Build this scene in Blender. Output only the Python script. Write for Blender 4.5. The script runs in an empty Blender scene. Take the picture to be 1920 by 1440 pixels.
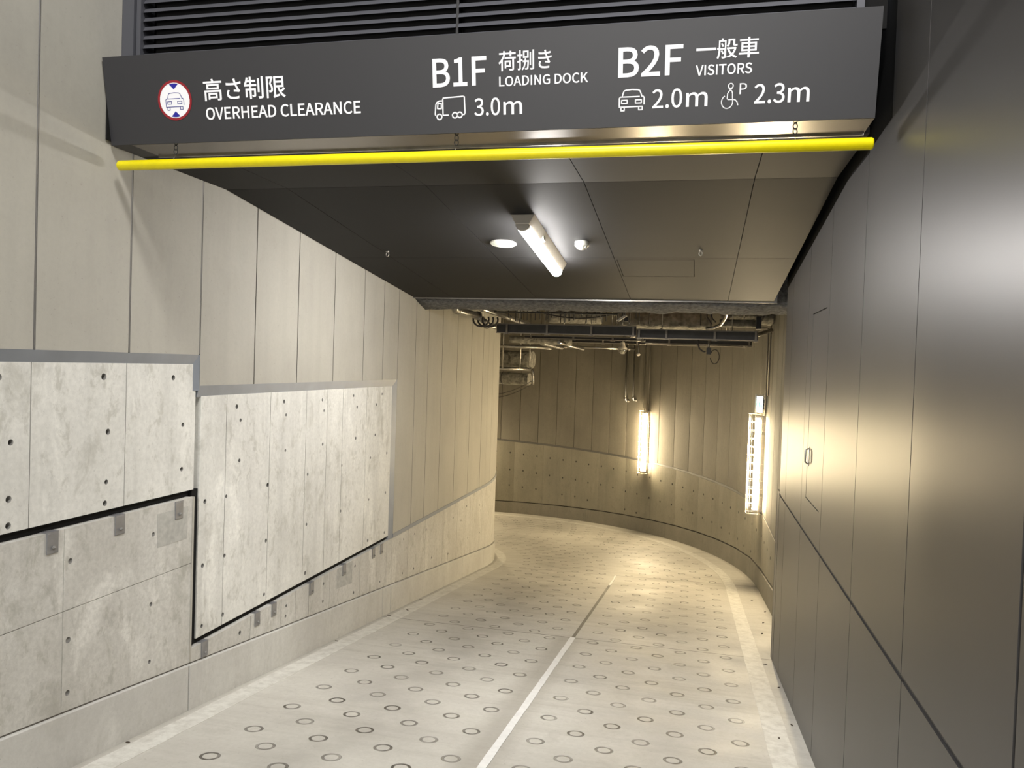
import bpy, bmesh, math, random, os
from mathutils import Vector, Matrix, Euler
random.seed(7)
PI = math.pi
C = bpy.context.scene.collection
SC = bpy.context.scene

# ------------------------------------------------------------------ camera
CZ = 1.663
cam_d = bpy.data.cameras.new('camera')
cam_d.sensor_width = 36.0
cam_d.lens = 1480.0 / 1920.0 * 36.0
cam_d.clip_start = 0.05
cam = bpy.data.objects.new('camera', cam_d)
C.objects.link(cam)
Rw = Matrix(((0.97305086, -0.03776194, 0.22747759),
             (0.22823589, 0.01710125, -0.97345566),
             (0.03286942, 0.99914042, 0.02525901)))
M4 = Rw.to_4x4()
M4.translation = Vector((0, 0, CZ))
cam.matrix_world = M4
SC.camera = cam

# ------------------------------------------------------------------ world, overhead lamp and added fill, exposure
SC.view_settings.view_transform = 'Standard'
SC.view_settings.look = 'None'
SC.view_settings.gamma = 1.0
SC.view_settings.use_curve_mapping = False
SC.view_settings.exposure = 0.35
w = bpy.data.worlds.new('night'); SC.world = w
w.use_nodes = True
w.node_tree.nodes['Background'].inputs[0].default_value = (0.80, 0.86, 1.0, 1)
w.node_tree.nodes['Background'].inputs[1].default_value = 0.38

def area(name, loc, target, sx, sy, power, col):
    d = bpy.data.lights.new(name, 'AREA'); d.shape = 'RECTANGLE'; d.size = sx; d.size_y = sy
    d.energy = power; d.color = col
    o = bpy.data.objects.new(name, d); C.objects.link(o)
    o.location = loc
    o.rotation_euler = (Vector(target) - Vector(loc)).to_track_quat('-Z', 'Y').to_euler()
    return o
# canopy lamp overhead, then a broad fill light added behind the camera
area('canopy_or_fill', (0.2, 0.3, 7.2), (-1.4, 3.6, 0), 0.9, 0.9, 280, (1.0, 0.97, 0.93))
area('canopy_or_fill', (-0.6, -5.5, 4.2), (-1.2, 6.0, 0.0), 3.5, 1.6, 330, (1.0, 0.97, 0.93))

# ------------------------------------------------------------------ materials
def newmat(name):
    m = bpy.data.materials.new(name); m.use_nodes = True
    nt = m.node_tree
    return m, nt, nt.nodes['Principled BSDF']
def N(nt, t, **k):
    n = nt.nodes.new(t)
    for a, b in k.items(): setattr(n, a, b)
    return n
def plain(name, col, rough=0.5, metal=0.0, noise=0.0, scale=8.0, bump=0.0, spec=0.5):
    m, nt, b = newmat(name)
    b.inputs['Roughness'].default_value = rough
    b.inputs['Metallic'].default_value = metal
    b.inputs['Specular IOR Level'].default_value = spec
    if noise > 0 or bump > 0:
        g = N(nt, 'ShaderNodeNewGeometry')
        n = N(nt, 'ShaderNodeTexNoise'); n.inputs['Scale'].default_value = scale; n.inputs['Detail'].default_value = 6
        nt.links.new(g.outputs['Position'], n.inputs['Vector'])
        r = N(nt, 'ShaderNodeMapRange')
        r.inputs[1].default_value = 0.3; r.inputs[2].default_value = 0.7
        r.inputs[3].default_value = 1 - noise; r.inputs[4].default_value = 1 + noise
        nt.links.new(n.outputs['Fac'], r.inputs[0])
        v = N(nt, 'ShaderNodeVectorMath', operation='SCALE'); v.inputs[0].default_value = col
        nt.links.new(r.outputs[0], v.inputs['Scale'])
        nt.links.new(v.outputs[0], b.inputs['Base Color'])
        if bump > 0:
            bp = N(nt, 'ShaderNodeBump'); bp.inputs['Strength'].default_value = 1.0; bp.inputs['Distance'].default_value = bump
            nt.links.new(n.outputs['Fac'], bp.inputs['Height']); nt.links.new(bp.outputs[0], b.inputs['Normal'])
    else:
        b.inputs['Base Color'].default_value = (*col, 1)
    return m
def emit(name, col, strength, base=(0.8, 0.8, 0.8)):
    m, nt, b = newmat(name)
    b.inputs['Base Color'].default_value = (*base, 1)
    b.inputs['Emission Color'].default_value = (*col, 1)
    b.inputs['Emission Strength'].default_value = strength
    return m
def concrete(name, c1, c2, stain=(0.30, 0.29, 0.25), stain_amt=0.35, streak=0.5, rough=0.8, bump=0.0025, white=0.25, grain=0.22):
    """board-cast concrete: cloudy tone, vertical streaks, blotchy stains, pale lime bloom"""
    m, nt, b = newmat(name)
    L = nt.links.new
    g = N(nt, 'ShaderNodeNewGeometry')
    def noise(scale, detail=6, rough_=0.55, sc=(1, 1, 1), dist=0.0):
        mp = N(nt, 'ShaderNodeMapping'); mp.inputs['Scale'].default_value = sc
        L(g.outputs['Position'], mp.inputs['Vector'])
        n = N(nt, 'ShaderNodeTexNoise'); n.inputs['Scale'].default_value = scale
        n.inputs['Detail'].default_value = detail; n.inputs['Roughness'].default_value = rough_
        n.inputs['Distortion'].default_value = dist
        L(mp.outputs[0], n.inputs['Vector'])
        return n.outputs['Fac']
    def rng(src, a, b_, lo=0.0, hi=1.0):
        r = N(nt, 'ShaderNodeMapRange'); r.inputs[1].default_value = a; r.inputs[2].default_value = b_
        r.inputs[3].default_value = lo; r.inputs[4].default_value = hi
        L(src, r.inputs[0]); return r.outputs[0]
    def mix(f, A, B):
        x = N(nt, 'ShaderNodeMix', data_type='RGBA')
        if hasattr(f, 'links'): L(f, x.inputs[0])
        else: x.inputs[0].default_value = f
        for s, q in ((6, A), (7, B)):
            if isinstance(q, tuple): x.inputs[s].default_value = (*q, 1)
            else: L(q, x.inputs[s])
        return x.outputs[2]
    cloud = rng(noise(1.3, 5), 0.35, 0.65)
    col = mix(cloud, c1, c2)
    st = rng(noise(7.0, 4, 0.6, (1, 1, 0.08)), 0.48, 0.72, 0, streak)
    col = mix(st, col, tuple(x * 0.80 for x in c1))
    bl = rng(noise(3.6, 9, 0.68, (1, 1, 0.7), 0.4), 0.56, 0.70, 0, stain_amt)
    col = mix(bl, col, stain)
    wh = rng(noise(2.1, 8, 0.65, (1.0, 1.0, 0.35), 0.6), 0.58, 0.68, 0, white)
    col = mix(wh, col, tuple(min(1, x * 1.22) for x in c2))
    # close-grained mottling and small olive-grey blotches
    col = mix(rng(noise(38.0, 5, 0.7), 0.35, 0.62, grain, 0), col, tuple(x * 0.62 for x in c1))
    fb = rng(noise(11.0, 10, 0.72, (1, 1, 0.6), 0.3), 0.55, 0.64, 0, grain * 1.5)
    col = mix(fb, col, stain)
    sp = rng(noise(55.0, 3, 0.6), 0.66, 0.74, 0, 0.45)
    col = mix(sp, col, tuple(x * 0.55 for x in c1))
    L(col, b.inputs['Base Color'])
    b.inputs['Roughness'].default_value = rough
    bp = N(nt, 'ShaderNodeBump'); bp.inputs['Distance'].default_value = bump; bp.inputs['Strength'].default_value = 0.6
    L(noise(22.0, 8, 0.6), bp.inputs['Height']); L(bp.outputs[0], b.inputs['Normal'])
    return m

MT = {}
MT['alc'] = concrete('pale_wall_panel', (0.375, 0.36, 0.315), (0.42, 0.405, 0.355), (0.30, 0.28, 0.24), 0.20, 0.26, 0.72, 0.0012, 0.12, 0.09)
MT['block'] = concrete('cast_concrete', (0.66, 0.655, 0.615), (0.77, 0.765, 0.72), (0.36, 0.35, 0.30), 0.65, 0.60, 0.78, 0.003, 0.60, 0.30)
MT['lower'] = concrete('stained_concrete', (0.50, 0.485, 0.445), (0.61, 0.60, 0.56), (0.33, 0.32, 0.275), 0.80, 0.45, 0.8, 0.004, 0.75, 0.36)
MT['kerb'] = concrete('kerb_concrete', (0.49, 0.48, 0.45), (0.57, 0.565, 0.53), (0.40, 0.39, 0.35), 0.40, 0.25, 0.75, 0.002, 0.35)
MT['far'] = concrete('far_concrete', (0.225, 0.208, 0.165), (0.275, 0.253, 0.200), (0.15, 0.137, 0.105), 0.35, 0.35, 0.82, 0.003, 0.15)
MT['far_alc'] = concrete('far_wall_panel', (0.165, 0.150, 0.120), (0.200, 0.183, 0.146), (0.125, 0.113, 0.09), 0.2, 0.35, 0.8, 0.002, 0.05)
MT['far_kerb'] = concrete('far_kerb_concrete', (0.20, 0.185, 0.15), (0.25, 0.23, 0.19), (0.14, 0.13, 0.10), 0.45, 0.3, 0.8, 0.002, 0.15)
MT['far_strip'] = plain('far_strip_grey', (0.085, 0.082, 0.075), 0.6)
MT['far_joint'] = plain('far_joint_dark', (0.035, 0.030, 0.024), 0.9)
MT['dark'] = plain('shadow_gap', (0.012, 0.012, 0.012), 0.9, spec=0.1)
MT['cast_joint'] = plain('cast_joint_grey', (0.31, 0.30, 0.27), 0.85)
MT['patch'] = plain('repair_mortar', (0.40, 0.395, 0.365), 0.85, noise=0.14, scale=30)
MT['plug'] = plain('tie_hole_mortar', (0.20, 0.195, 0.18), 0.9, noise=0.3, scale=40)
MT['groove'] = plain('joint_groove', (0.20, 0.19, 0.17), 0.9)
MT['seal'] = plain('blue_grey_sealant', (0.215, 0.235, 0.265), 0.45, noise=0.08, scale=6)
MT['clad'] = plain('dark_metal_cladding', (0.095, 0.091, 0.089), 0.38, 0.5, noise=0.05, scale=1.2, spec=0.5)
MT['soffit'] = plain('dark_soffit_panel', (0.017, 0.017, 0.0175), 0.62, 0.0, noise=0.04, scale=2, spec=0.12)
MT['signface'] = plain('sign_face_grey', (0.028, 0.028, 0.031), 0.5, 0.0)
MT['louver'] = plain('louver_grey', (0.085, 0.087, 0.10), 0.42, 0.3)
MT['steelband'] = plain('brushed_steel', (0.22, 0.20, 0.18), 0.26, 1.0)
MT['white'] = plain('white_lettering', (0.86, 0.87, 0.90), 0.45)
MT['red'] = plain('red_film', (0.27, 0.010, 0.018), 0.45)
MT['blue'] = plain('blue_film', (0.015, 0.015, 0.30), 0.45)
MT['navy'] = plain('navy_line', (0.05, 0.05, 0.26), 0.5)
MT['yellow'] = plain('yellow_tube', (0.83, 0.72, 0.0), 0.38, noise=0.04, scale=30)
MT['black'] = plain('black_iron', (0.012, 0.012, 0.013), 0.5)
MT['bracket'] = plain('grey_bracket', (0.23, 0.23, 0.235), 0.5, 0.4, noise=0.1, scale=20)
MT['galv'] = plain('galvanised_steel', (0.40, 0.385, 0.36), 0.28, 0.95, noise=0.15, scale=14)
MT['tray'] = plain('tray_steel', (0.065, 0.062, 0.058), 0.5, 0.3, noise=0.12, scale=10)
MT['traylip'] = plain('tray_lip_steel', (0.24, 0.215, 0.18), 0.45, 0.4, noise=0.1, scale=10)
MT['wool'] = plain('mineral_wool', (0.21, 0.20, 0.17), 0.95, noise=0.45, scale=16, bump=0.03)
MT['foam'] = plain('ochre_foam', (0.34, 0.19, 0.06), 0.9, noise=0.35, scale=14, bump=0.02)
MT['spray'] = plain('sprayed_fireproofing', (0.115, 0.116, 0.118), 0.95, noise=0.4, scale=26, bump=0.03)
MT['rough'] = plain('slab_underside', (0.05, 0.048, 0.043), 0.95, noise=0.4, scale=6, bump=0.02)
MT['cream'] = plain('cream_plastic', (0.66, 0.66, 0.58), 0.5)
MT['creamgrille'] = plain('speaker_grille', (0.52, 0.55, 0.47), 0.6)
MT['fixture'] = plain('white_enamel', (0.62, 0.58, 0.52), 0.45)
MT['cable'] = plain('cable_sheath', (0.05, 0.045, 0.04), 0.6)
MT['tube'] = emit('cool_tube', (1.0, 0.97, 0.94), 165.0)
MT['warm'] = emit('warm_tube', (1.0, 0.80, 0.49), 225.0)
MT['guard'] = plain('white_wire', (0.80, 0.76, 0.66), 0.4)
MT['signlit'] = emit('lit_sign_face', (0.75, 0.92, 1.0), 1.6)
MT['signgreen'] = emit('green_sign_mark', (0.10, 0.62, 0.50), 0.9)
MT['glass'] = plain('clear_dome', (0.85, 0.84, 0.80), 0.06)
MT['glass'].node_tree.nodes['Principled BSDF'].inputs['Transmission Weight'].default_value = 0.95
MT['linepaint'] = None

def floor_mat(name):
    m, nt, b = newmat(name); L = nt.links.new
    uv = N(nt, 'ShaderNodeUVMap'); uv.uv_map = 'UVMap'
    sx = N(nt, 'ShaderNodeSeparateXYZ'); L(uv.outputs[0], sx.inputs[0])
    U, V = sx.outputs[0], sx.outputs[1]
    def mt(op, a, b_=None, c=None, clamp=False):
        n = N(nt, 'ShaderNodeMath', operation=op); n.use_clamp = clamp
        for i, q in enumerate((a, b_, c)):
            if q is None: continue
            if hasattr(q, 'links'): L(q, n.inputs[i])
            else: n.inputs[i].default_value = q
        return n.outputs[0]
    P = 0.195; Q = 0.435
    uu = mt('DIVIDE', mt('ADD', U, 1.025), P)
    k = mt('ROUND', uu)
    du = mt('MULTIPLY', mt('SUBTRACT', uu, k), P)
    par = mt('MODULO', mt('ABSOLUTE', k), 2.0)             # 1 for odd columns
    off = mt('MULTIPLY_ADD', par, -0.2175, 0.3445)           # odd .127, even .3445
    vv = mt('DIVIDE', mt('SUBTRACT', V, off), Q)
    rv = mt('ROUND', vv)
    dv = mt('MULTIPLY', mt('SUBTRACT', vv, rv), Q)
    # every ring is pressed slightly off its place
    cv = N(nt, 'ShaderNodeCombineXYZ'); L(k, cv.inputs[0]); L(rv, cv.inputs[1])
    wn = N(nt, 'ShaderNodeTexWhiteNoise', noise_dimensions='2D'); L(cv.outputs[0], wn.inputs['Vector'])
    sc = N(nt, 'ShaderNodeSeparateXYZ'); L(wn.outputs['Color'], sc.inputs[0])
    du = mt('ADD', du, mt('MULTIPLY_ADD', sc.outputs[0], 0.014, -0.007))
    dv = mt('ADD', dv, mt('MULTIPLY_ADD', sc.outputs[1], 0.014, -0.007))
    r = mt('SQRT', mt('ADD', mt('MULTIPLY', du, du), mt('MULTIPLY', dv, dv)))
    band = mt('ABSOLUTE', mt('SUBTRACT', r, 0.0455))
    ms = N(nt, 'ShaderNodeMapRange', interpolation_type='SMOOTHSTEP')
    ms.inputs[1].default_value = 0.0095; ms.inputs[2].default_value = 0.0050
    ms.inputs[3].default_value = 0.0; ms.inputs[4].default_value = 1.0
    L(band, ms.inputs[0])
    ak = mt('ABSOLUTE', k)
    lim = mt('MULTIPLY', mt('GREATER_THAN', ak, 0.5), mt('LESS_THAN', ak, 7.5))
    g = N(nt, 'ShaderNodeNewGeometry')
    def noise(scale, detail=6, rough_=0.6, s=(1, 1, 1), dist=0.0, co=None):
        mp = N(nt, 'ShaderNodeMapping'); mp.inputs['Scale'].default_value = s
        L(co or g.outputs['Position'], mp.inputs['Vector'])
        n = N(nt, 'ShaderNodeTexNoise'); n.inputs['Scale'].default_value = scale
        n.inputs['Detail'].default_value = detail; n.inputs['Roughness'].default_value = rough_; n.inputs['Distortion'].default_value = dist
        L(mp.outputs[0], n.inputs['Vector']); return n.outputs['Fac']
    def rng(src, a, b_, lo=0.0, hi=1.0):
        q = N(nt, 'ShaderNodeMapRange'); q.inputs[1].default_value = a; q.inputs[2].default_value = b_
        q.inputs[3].default_value = lo; q.inputs[4].default_value = hi; L(src, q.inputs[0]); return q.outputs[0]
    wear = rng(noise(9.0, 3), 0.36, 0.58, 0.5, 1.0)
    ring = mt('MULTIPLY', mt('MULTIPLY', ms.outputs[0], lim), 1.0)
    ringd = mt('MULTIPLY', mt('MULTIPLY', ring, wear), mt('MULTIPLY_ADD', sc.outputs[2], 0.45, 0.6))
    # thin slab joints across the lane
    jv = None
    for v0 in (-1.1, 7.20, 11.36, 13.65, 17.55):
        d = mt('LESS_THAN', mt('ABSOLUTE', mt('SUBTRACT', V, v0)), 0.007)
        jv = d if jv is None else mt('MAXIMUM', jv, d)
    # dark groove on the centre line beyond the first joint
    cl = mt('MULTIPLY', mt('LESS_THAN', mt('ABSOLUTE', mt('ADD', U, 1.025)), 0.016),
            mt('MULTIPLY', mt('GREATER_THAN', V, 7.20), mt('LESS_THAN', V, 11.36)))
    jn = mt('MAXIMUM', jv, cl)
    def mix(f, A, B):
        x = N(nt, 'ShaderNodeMix', data_type='RGBA')
        if hasattr(f, 'links'): L(f, x.inputs[0])
        else: x.inputs[0].default_value = f
        for s_, q in ((6, A), (7, B)):
            if isinstance(q, tuple): x.inputs[s_].default_value = (*q, 1)
            else: L(q, x.inputs[s_])
        return x.outputs[2]
    base = mix(rng(noise(1.1, 5), 0.35, 0.65), (0.46, 0.443, 0.40), (0.54, 0.525, 0.475))
    base = mix(rng(noise(2.2, 5, 0.6, (0.35, 4.0, 1)), 0.5, 0.75, 0, 0.45), base, (0.33, 0.31, 0.27))   # broom sweeps across
    # tyre dirt bands along the lane
    du1 = mt('ABSOLUTE', mt('ADD', U, 1.9)); du2 = mt('ABSOLUTE', mt('ADD', U, 0.25))
    tb = mt('MULTIPLY', rng(mt('MINIMUM', du1, du2), 0.55, 0.10, 0, 0.50), rng(noise(1.6, 4), 0.35, 0.6))
    base = mix(tb, base, (0.27, 0.255, 0.225))
    # smudge along the centre seam and darker floor edges along the kerbs
    sm = mt('MULTIPLY', rng(mt('ABSOLUTE', mt('ADD', U, 1.07)), 0.17, 0.05, 0, 0.5), mt('LESS_THAN', V, 7.2))
    base = mix(sm, base, (0.27, 0.25, 0.21))
    kd = mt('MAXIMUM', rng(U, -2.86, -2.92, 0, 0.45), rng(U, 0.86, 0.945, 0, 0.65))
    base = mix(kd, base, (0.20, 0.18, 0.15))
    base = mix(rng(noise(34.0, 6, 0.7), 0.35, 0.62, 0.16, 0), base, (0.25, 0.235, 0.20))
    base = mix(rng(noise(6.0, 9, 0.7), 0.55, 0.66, 0, 0.22), base, (0.30, 0.28, 0.24))
    base = mix(rng(noise(60.0, 3), 0.64, 0.76, 0, 0.45), base, (0.20, 0.18, 0.155))
    base = mix(rng(noise(5.0, 8, 0.7, (0.3, 3.0, 1), 0.8), 0.68, 0.74, 0, 0.45), base, (0.60, 0.58, 0.52))  # pale scrapes
    base = mix(mt('MULTIPLY', ringd, 1.0, clamp=True), base, (0.06, 0.052, 0.04))
    base = mix(mt('MULTIPLY', jn, 0.85), base, (0.09, 0.08, 0.065))
    L(base, b.inputs['Base Color'])
    rr = rng(noise(1.7, 5), 0.3, 0.7, 0.50, 0.68); L(rr, b.inputs['Roughness'])
    b.inputs['Specular IOR Level'].default_value = 0.35
    h = mt('SUBTRACT', mt('MULTIPLY', noise(30.0, 6), 0.0012), mt('MULTIPLY', ring, 0.0060))
    h = mt('SUBTRACT', h, mt('MULTIPLY', jn, 0.004))
    bp = N(nt, 'ShaderNodeBump'); bp.inputs['Distance'].default_value = 1.0; bp.inputs['Strength'].default_value = 1.0
    L(h, bp.inputs['Height']); L(bp.outputs[0], b.inputs['Normal'])
    return m
MT['floor'] = floor_mat('ring_pressed_ramp_concrete')

def paint_mat():
    m, nt, b = newmat('worn_white_paint'); L = nt.links.new
    g = N(nt, 'ShaderNodeNewGeometry')
    n = N(nt, 'ShaderNodeTexNoise'); n.inputs['Scale'].default_value = 14; n.inputs['Detail'].default_value = 9; n.inputs['Roughness'].default_value = 0.7
    L(g.outputs['Position'], n.inputs['Vector'])
    r = N(nt, 'ShaderNodeMapRange'); r.inputs[1].default_value = 0.42; r.inputs[2].default_value = 0.66; L(n.outputs['Fac'], r.inputs[0])
    x = N(nt, 'ShaderNodeMix', data_type='RGBA'); L(r.outputs[0], x.inputs[0])
    x.inputs[6].default_value = (0.62, 0.61, 0.56, 1); x.inputs[7].default_value = (0.47, 0.455, 0.41, 1)
    L(x.outputs[2], b.inputs['Base Color']); b.inputs['Roughness'].default_value = 0.6
    return m
MT['paint'] = paint_mat()
MT['seam'] = plain('white_joint_filler', (0.70, 0.70, 0.68), 0.55, noise=0.06, scale=20)

# ------------------------------------------------------------------ mesh helpers
class MB:
    def __init__(s): s.bm = bmesh.new(); s.mi = 0
    def _f(s, vs, smooth=False):
        try:
            f = s.bm.faces.new(vs); f.material_index = s.mi; f.smooth = smooth; return f
        except ValueError: return None
    def box(s, x0, x1, y0, y1, z0, z1):
        v = [s.bm.verts.new(p) for p in ((x0,y0,z0),(x1,y0,z0),(x1,y1,z0),(x0,y1,z0),(x0,y0,z1),(x1,y0,z1),(x1,y1,z1),(x0,y1,z1))]
        for q in ((0,3,2,1),(4,5,6,7),(0,1,5,4),(1,2,6,5),(2,3,7,6),(3,0,4,7)): s._f([v[i] for i in q])
        return s
    def hexa(s, a, b):
        """a, b: two lists of 4 points, opposite faces in the same order"""
        v = [s.bm.verts.new(p) for p in list(a) + list(b)]
        for q in ((3,2,1,0),(4,5,6,7),(0,1,5,4),(1,2,6,5),(2,3,7,6),(3,0,4,7)): s._f([v[i] for i in q])
        return s
    def prism(s, poly, axis, a, b, smooth=False):
        """extrude a polygon along an axis: 'x' poly=(y,z); 'y' poly=(x,z); 'z' poly=(x,y)"""
        def P(p, t): return {'x': (t, p[0], p[1]), 'y': (p[0], t, p[1]), 'z': (p[0], p[1], t)}[axis]
        A = [s.bm.verts.new(P(p, a)) for p in poly]; B = [s.bm.verts.new(P(p, b)) for p in poly]
        n = len(poly)
        s._f(list(reversed(A))); s._f(B)
        for i in range(n): s._f([A[i], A[(i+1) % n], B[(i+1) % n], B[i]], smooth)
        return s
    def tube(s, pts, r, seg=8, cap=True, closed=False):
        pts = [Vector(p) for p in pts]; n = len(pts); rings = []
        up = None
        for i, p in enumerate(pts):
            if closed: t = (pts[(i+1) % n] - pts[i-1])
            else: t = (pts[min(i+1, n-1)] - pts[max(i-1, 0)])
            t.normalize()
            if up is None:
                up = Vector((0,0,1)) if abs(t.z) < 0.9 else Vector((1,0,0))
            a = t.cross(up)
            if a.length < 1e-4: a = t.cross(Vector((0,1,0)))
            a.normalize(); up = a.cross(t).normalized()
            rr = r[i] if isinstance(r, (list, tuple)) else r
            rings.append([s.bm.verts.new(p + rr * (math.cos(2*PI*k/seg) * a + math.sin(2*PI*k/seg) * up)) for k in range(seg)])
        m = n if closed else n - 1
        for i in range(m):
            A, B = rings[i], rings[(i+1) % n]
            for k in range(seg): s._f([A[k], A[(k+1) % seg], B[(k+1) % seg], B[k]], True)
        if cap and not closed:
            s._f(list(reversed(rings[0]))); s._f(rings[-1])
        return s
    def lathe(s, prof, c, axis=Vector((0,0,1)), seg=24):
        c = Vector(c); axis = Vector(axis).normalized()
        a = axis.orthogonal().normalized(); b = axis.cross(a)
        rings = []
        for r, h in prof:
            if r < 1e-5: rings.append([s.bm.verts.new(c + axis*h)])
            else: rings.append([s.bm.verts.new(c + axis*h + r*(math.cos(2*PI*k/seg)*a + math.sin(2*PI*k/seg)*b)) for k in range(seg)])
        for A, B in zip(rings, rings[1:]):
            for k in range(seg):
                k2 = (k+1) % seg
                if len(A) == 1 and len(B) == 1: continue
                if len(A) == 1: s._f([A[0], B[k2], B[k]], True)
                elif len(B) == 1: s._f([A[k], A[k2], B[0]], True)
                else: s._f([A[k], A[k2], B[k2], B[k]], True)
        return s
    def build(s, name, mats, parent=None, bevel=0.0, autosmooth=False):
        bmesh.ops.recalc_face_normals(s.bm, faces=s.bm.faces)
        me = bpy.data.meshes.new(name); s.bm.to_mesh(me); s.bm.free()
        for m in (mats if isinstance(mats, (list, tuple)) else [mats]): me.materials.append(m)
        o = bpy.data.objects.new(name, me); C.objects.link(o)
        if parent is not None:
            o.parent = parent
        if bevel > 0:
            md = o.modifiers.new('bevel', 'BEVEL'); md.width = bevel; md.segments = 2; md.limit_method = 'ANGLE'; md.angle_limit = math.radians(40)
        return o

def cut(o, cutter):
    """carve grooves and holes into o for good; the cutter is removed again"""
    bmesh.ops.recalc_face_normals(cutter.bm, faces=cutter.bm.faces)
    me = bpy.data.meshes.new('cutter'); cutter.bm.to_mesh(me); cutter.bm.free()
    for m in o.data.materials: me.materials.append(m)
    c = bpy.data.objects.new('cutter', me); C.objects.link(c)
    md = o.modifiers.new('cut', 'BOOLEAN'); md.operation = 'DIFFERENCE'; md.object = c; md.solver = 'EXACT'; md.use_self = True
    try: md.material_mode = 'INDEX'
    except Exception: pass
    dg = bpy.context.evaluated_depsgraph_get(); dg.update()
    nm = bpy.data.meshes.new_from_object(o.evaluated_get(dg))
    o.modifiers.remove(md); old = o.data; o.data = nm; nm.name = old.name
    bpy.data.objects.remove(c); bpy.data.meshes.remove(me)

def tag(o, label=None, cat=None, group=None, kind=None):
    if label: o['label'] = label
    if cat: o['category'] = cat
    if group: o['group'] = group
    if kind: o['kind'] = kind
    return o
def empty(name, loc=(0, 0, 0), rot=(0, 0, 0)):
    o = bpy.data.objects.new(name, None); C.objects.link(o); o.location = loc; o.rotation_euler = rot
    o.empty_display_size = 0.1
    return o
def keep(child, root):
    """parent without moving (root may be placed anywhere)"""
    bpy.context.view_layer.update()
    child.parent = root; child.matrix_parent_inverse = root.matrix_world.inverted()
    return child
def copy_tree(o, parent=None):
    c = o.copy(); C.objects.link(c)
    if parent is not None:
        c.parent = parent; c.matrix_parent_inverse = o.matrix_parent_inverse.copy()
    for ch in list(o.children): copy_tree(ch, c)
    return c

# ------------------------------------------------------------------ the place in numbers
XL, XR = -2.926, 0.730          # wall faces
SL = 0.118                      # ramp slope
CX, CY, RO = -8.25, 11.0, 9.2   # centre of the bend, outer radius
XO = CX + RO                    # 0.95 outer tunnel wall
RI = XL - CX                    # 5.324 inner radius
KH = 0.0122                     # drop per degree round the bend
def fz(y): return -SL * y
def fzt(th): return -SL * CY - KH * th       # floor height at angle th (degrees)
def path(r, s):
    """point on the lane at radius r, s metres past the start of the bend measured on radius r (s<0: straight)"""
    if s <= 0: return (CX + r, CY + s)
    t = s / r
    return (CX + r*math.cos(t), CY + r*math.sin(t))
def zpath(r, s):
    if s <= 0: return fz(CY + s)
    return fzt(math.degrees(s / r))

# ------------------------------------------------------------------ floor
def floor():
    bm = bmesh.new(); uvl = bm.loops.layers.uv.new('UVMap')
    rs = [5.0 + (9.45 - 5.0) * i / 26 for i in range(27)]
    rows = []
    for y in [-6, -4, -3, -2, -1, 0, 1, 2, 3, 4, 5, 6, 7, 8, 9, 10, 11]:
        z = fz(max(y, -3.0))
        rows.append([((CX + r, y, z), (CX + r, y)) for r in rs])
    for i in range(1, 71):
        th = i * 1.8; t = math.radians(th)
        rows.append([((CX + r*math.cos(t), CY + r*math.sin(t), fzt(th)), (CX + r, CY + 7.2*t)) for r in rs])
    vs = [[(bm.verts.new(p), uv) for p, uv in row] for row in rows]
    for a, b in zip(vs, vs[1:]):
        for i in range(len(rs) - 1):
            q = [a[i], a[i+1], b[i+1], b[i]]
            f = bm.faces.new([v for v, _ in q]); f.smooth = True
            for lp, (_, uv) in zip(f.loops, q): lp[uvl].uv = uv
    me = bpy.data.meshes.new('floor'); bm.to_mesh(me); bm.free(); me.materials.append(MT['floor'])
    o = bpy.data.objects.new('floor', me); C.objects.link(o); tag(o, kind='structure')
floor()

def strip_on_floor(name, r0, r1, s0, s1, mat, lift=0.0025, wob=0.0):
    """thin painted strip that follows the lane"""
    mb = MB(); bm = mb.bm
    n = max(2, int((s1 - s0) / 0.12)); prev = None
    for i in range(n + 1):
        s = s0 + (s1 - s0) * i / n
        row = []
        for j, r in enumerate((r0, r1)):
            # radial sections: use the same angle for both sides
            if s <= 0: x, y, z = CX + r, CY + s, fz(CY + s)
            else:
                t = s / 7.2; x, y, z = CX + r*math.cos(t), CY + r*math.sin(t), fzt(math.degrees(t))
            x += random.uniform(-wob, wob)
            row.append((x, y, z))
        cur = [bm.verts.new((*row[0][:2], row[0][2]-0.002)), bm.verts.new((*row[0][:2], row[0][2]+lift)),
               bm.verts.new((*row[1][:2], row[1][2]+lift)), bm.verts.new((*row[1][:2], row[1][2]-0.002))]
        if prev:
            for k in range(4): mb._f([prev[k], prev[(k+1) % 4], cur[(k+1) % 4], cur[k]])
        else: mb._f(cur)
        prev = cur
    mb._f(list(reversed(prev)))
    return mb.build(name, mat)
o = strip_on_floor('painted_line', -2.862 - CX, -2.722 - CX, -14.0, 12.0, MT['paint'], 0.002, 0.003)
tag(o, 'worn white painted edge line along the left kerb, curling round the inner corner', 'road marking', 'painted edge lines')
o = strip_on_floor('painted_line', 0.495 - CX, 0.640 - CX, -14.0, 12.0, MT['paint'], 0.002, 0.003)
tag(o, 'worn white painted edge line beside the dark metal wall, sweeping round the bend', 'road marking', 'painted edge lines')
o = strip_on_floor('joint_filler', -1.049 - CX, -1.001 - CX, -14.0, -3.80, MT['seam'], 0.004, 0.002)
tag(o, 'white filler strip running down the middle of the ramp between the two ring-pressed slabs', 'joint filler')
o = strip_on_floor('joint_filler', -1.038 - CX, -1.012 - CX, -0.55, 0.34, MT['seam'], 0.004, 0.002)
tag(o, 'short white end of filler at the far end of the centre joint', 'joint filler')

# ------------------------------------------------------------------ left wall
T = 0.30
wl = MB()
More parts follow.
